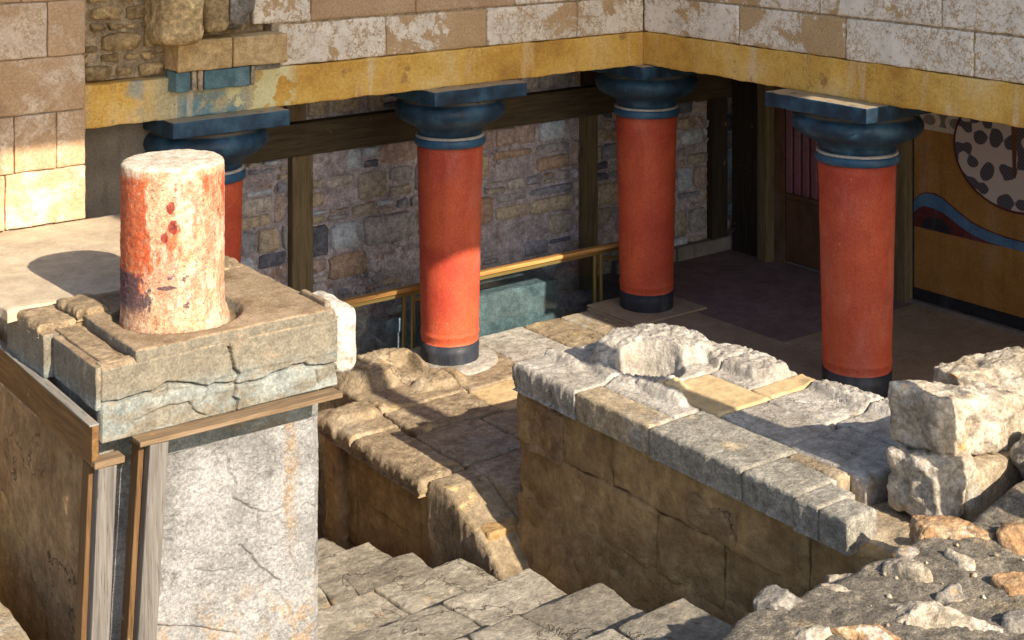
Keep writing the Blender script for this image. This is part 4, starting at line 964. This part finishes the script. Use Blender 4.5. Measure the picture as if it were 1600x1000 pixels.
def h_pl(a, b):
    x = -6.66 + a; z = -.3 + b; P = np.stack([x, x * 0, z], 1); wob = .008 * fbm(P, 18, 3)
    h = .016 * fbm(P, 3, 4) + .006 * fbm(P, 22, 3)
    for k, c in enumerate(PC):
        d = poly_dist(x + wob, z + wob, c); h = h - (.022 if k in (0, 1, 3) else .014) * np.exp(-(d / .0042) ** 2)
    return h - .03 * (1 - sstep(0, .05, x.max() - x))
relief('plaster_face', (-6.66, -3.13, -.3), (1, 0, 0), (0, 0, 1), (0, -1, 0), 1.30, 1.47, .0055, h_pl, 'pier_plaster', pier, .05)
def h_side(a, b):
    y = -3.10 + a; z = -.3 + b; P = np.stack([y * 0, y, z], 1)
    line = np.interp(y, [-3.0, -2.39, -2.07, -1.73, -1.3], [-.9, 0., .34, .436, .6]) + .06 * fbm(P, 5, 4)
    g = ridged(P * np.array([1, 1, .35]), 4, 4)
    return .03 * fbm(P, 2.5, 5) + .018 * g * sstep(-2.9, -2.6, y + .3 * (z - .5)) - .20 * sstep(.02, -.03, z - line)
relief('plaster_side', (-6.66, -3.10, -.3), (0, 1, 0), (0, 0, 1), (-1, 0, 0), 2.0, 1.68, .014, h_side, 'brown_plaster', pier, .04)
rbox('top_strip', (-6.665, -3.145, 1.165), (-5.38, -3.05, 1.40), 'pier_slab_stone', pier, r=.01, res=.03, amp=.006)

# broken column
def stub_disp(v):
    d = v - np.array([CX, CY, 0]); rad = np.hypot(d[:, 0], d[:, 1]); n = d.copy(); n[:, 2] = 0
    n = n / (rad[:, None] + 1e-6); top = sstep(2.60, 2.68, v[:, 2])
    a = .004 * fbm(v, 9, 5) + .004 * fbm(v, 45, 2) - .003 * top * (1 + fbm(v, 12, 3))
    foot = (1 - sstep(1.78, 1.92, v[:, 2])) * (.006 + .045 * np.maximum(0, (n @ np.array([.8, -.2, 0])) - .3))
    w = v + n * ((a + foot) * np.minimum(1, rad / .2))[:, None]
    w[:, 2] += top * .006 * fbm(v, 15, 4) + top * .008 * fbm(v, 4, 2)
    return w
pr = [(.278, 1.77 + k * .01) for k in range(0, 90)] + [(.272, 2.672), (.262, 2.678)] + [(.262 - .0145 * k, 2.68) for k in range(1, 18)]
stub = lathe('broken_column', pr, (CX, CY, 0), 'worn_red_stone', None, 160, True, stub_disp)
tag(stub, 'broken column stump with flaking red paint standing on the pier', 'column')

# timber shoring under the slab
ts = thing('timber_shoring', (-6.6, -3.45, -1.3), 'weathered timber props and rails shoring up the pier slab', 'shoring')
sb_ = beam('side_board', (-6.80, -3.44, 1.43), (-6.80, -1.2, 1.46), .035, .20, 'brown_timber', ts)
beam('board_cap', (-6.805, -3.44, 1.535), (-6.805, -1.2, 1.565), .05, .012, 'grey_timber_y', sb_)
beam('front_rail', (-6.58, -3.41, 1.392), (-5.41, -3.41, 1.382), .115, .026, 'rail_timber_x', ts)
beam('corner_rail', (-6.815, -3.425, 1.345), (-6.66, -3.425, 1.345), .09, .035, 'rail_timber_x', ts)
beam('prop', (-6.86, -3.42, -1.2), (-6.745, -3.42, 1.325), .095, .085, 'grey_timber', ts, up=(0, 1, 0))
beam('prop_batten', (-6.93, -3.37, -1.2), (-6.80, -3.35, 1.325), .03, .09, 'brown_timber_upright', ts, up=(0, 1, 0))
beam('prop', (-6.645, -3.42, -1.2), (-6.475, -3.42, 1.375), .10, .085, 'grey_timber', ts, up=(0, 1, 0))
beam('prop_batten', (-6.71, -3.36, -1.2), (-6.545, -3.36, 1.375), .03, .09, 'brown_timber_upright', ts, up=(0, 1, 0))
ls = rbox('low_ledge', (-7.9, -4.2, -1.5), (-6.92, -1.3, .30), 'coping_tan', None, r=.03, amp=.012); tag(ls, 'low tan stone ledge in the bottom left corner', 'ledge')

# ------------------------------------------------------------------ unseen wing added across the court to shade the upper walls
ow = thing('shading_wing', (-2, -8.2, 0), 'unseen upper storey added on the near side of the court to shade the walls', 'building')
def prism(name, outl, y0, y1, m, parent):
    k = len(outl); v = [(a, y0, b) for a, b in outl] + [(a, y1, b) for a, b in outl]
    f = [tuple(range(k)), tuple(range(2 * k - 1, k - 1, -1))] + [(i, k + i, k + (i + 1) % k, (i + 1) % k) for i in range(k)]
    return mesh(name, v, f, m, parent, smooth=False)
prism('shading_wall', [(-12, 6.75), (-6.03, 6.75), (-6.03, 7.06), (-5.3, 7.06), (-5.2, 5.78), (-2.6, 5.78), (-2.0, 5.84), (-.9, 5.88), (2.6, 5.88), (2.6, 9.9), (-12, 9.9)], -8.0, -7.65, 'sandy_block', ow)  # lower edge stepped so the sun passes beneath onto the lit patches
rbox('timber_prop', (-2.96, -8.0, .8), (-2.77, -7.8, 5.78), 'old_timber_z', ow, r=.01, res=.2, amp=.0)
rbox('pillar', (-12, -8.0, -1.5), (-11.5, -7.65, 6.74), 'sandy_block', ow, r=.02, res=.2)
rbox('pillar', (2.1, -8.0, 2.8), (2.6, -7.65, 5.87), 'sandy_block', ow, r=.02, res=.2)
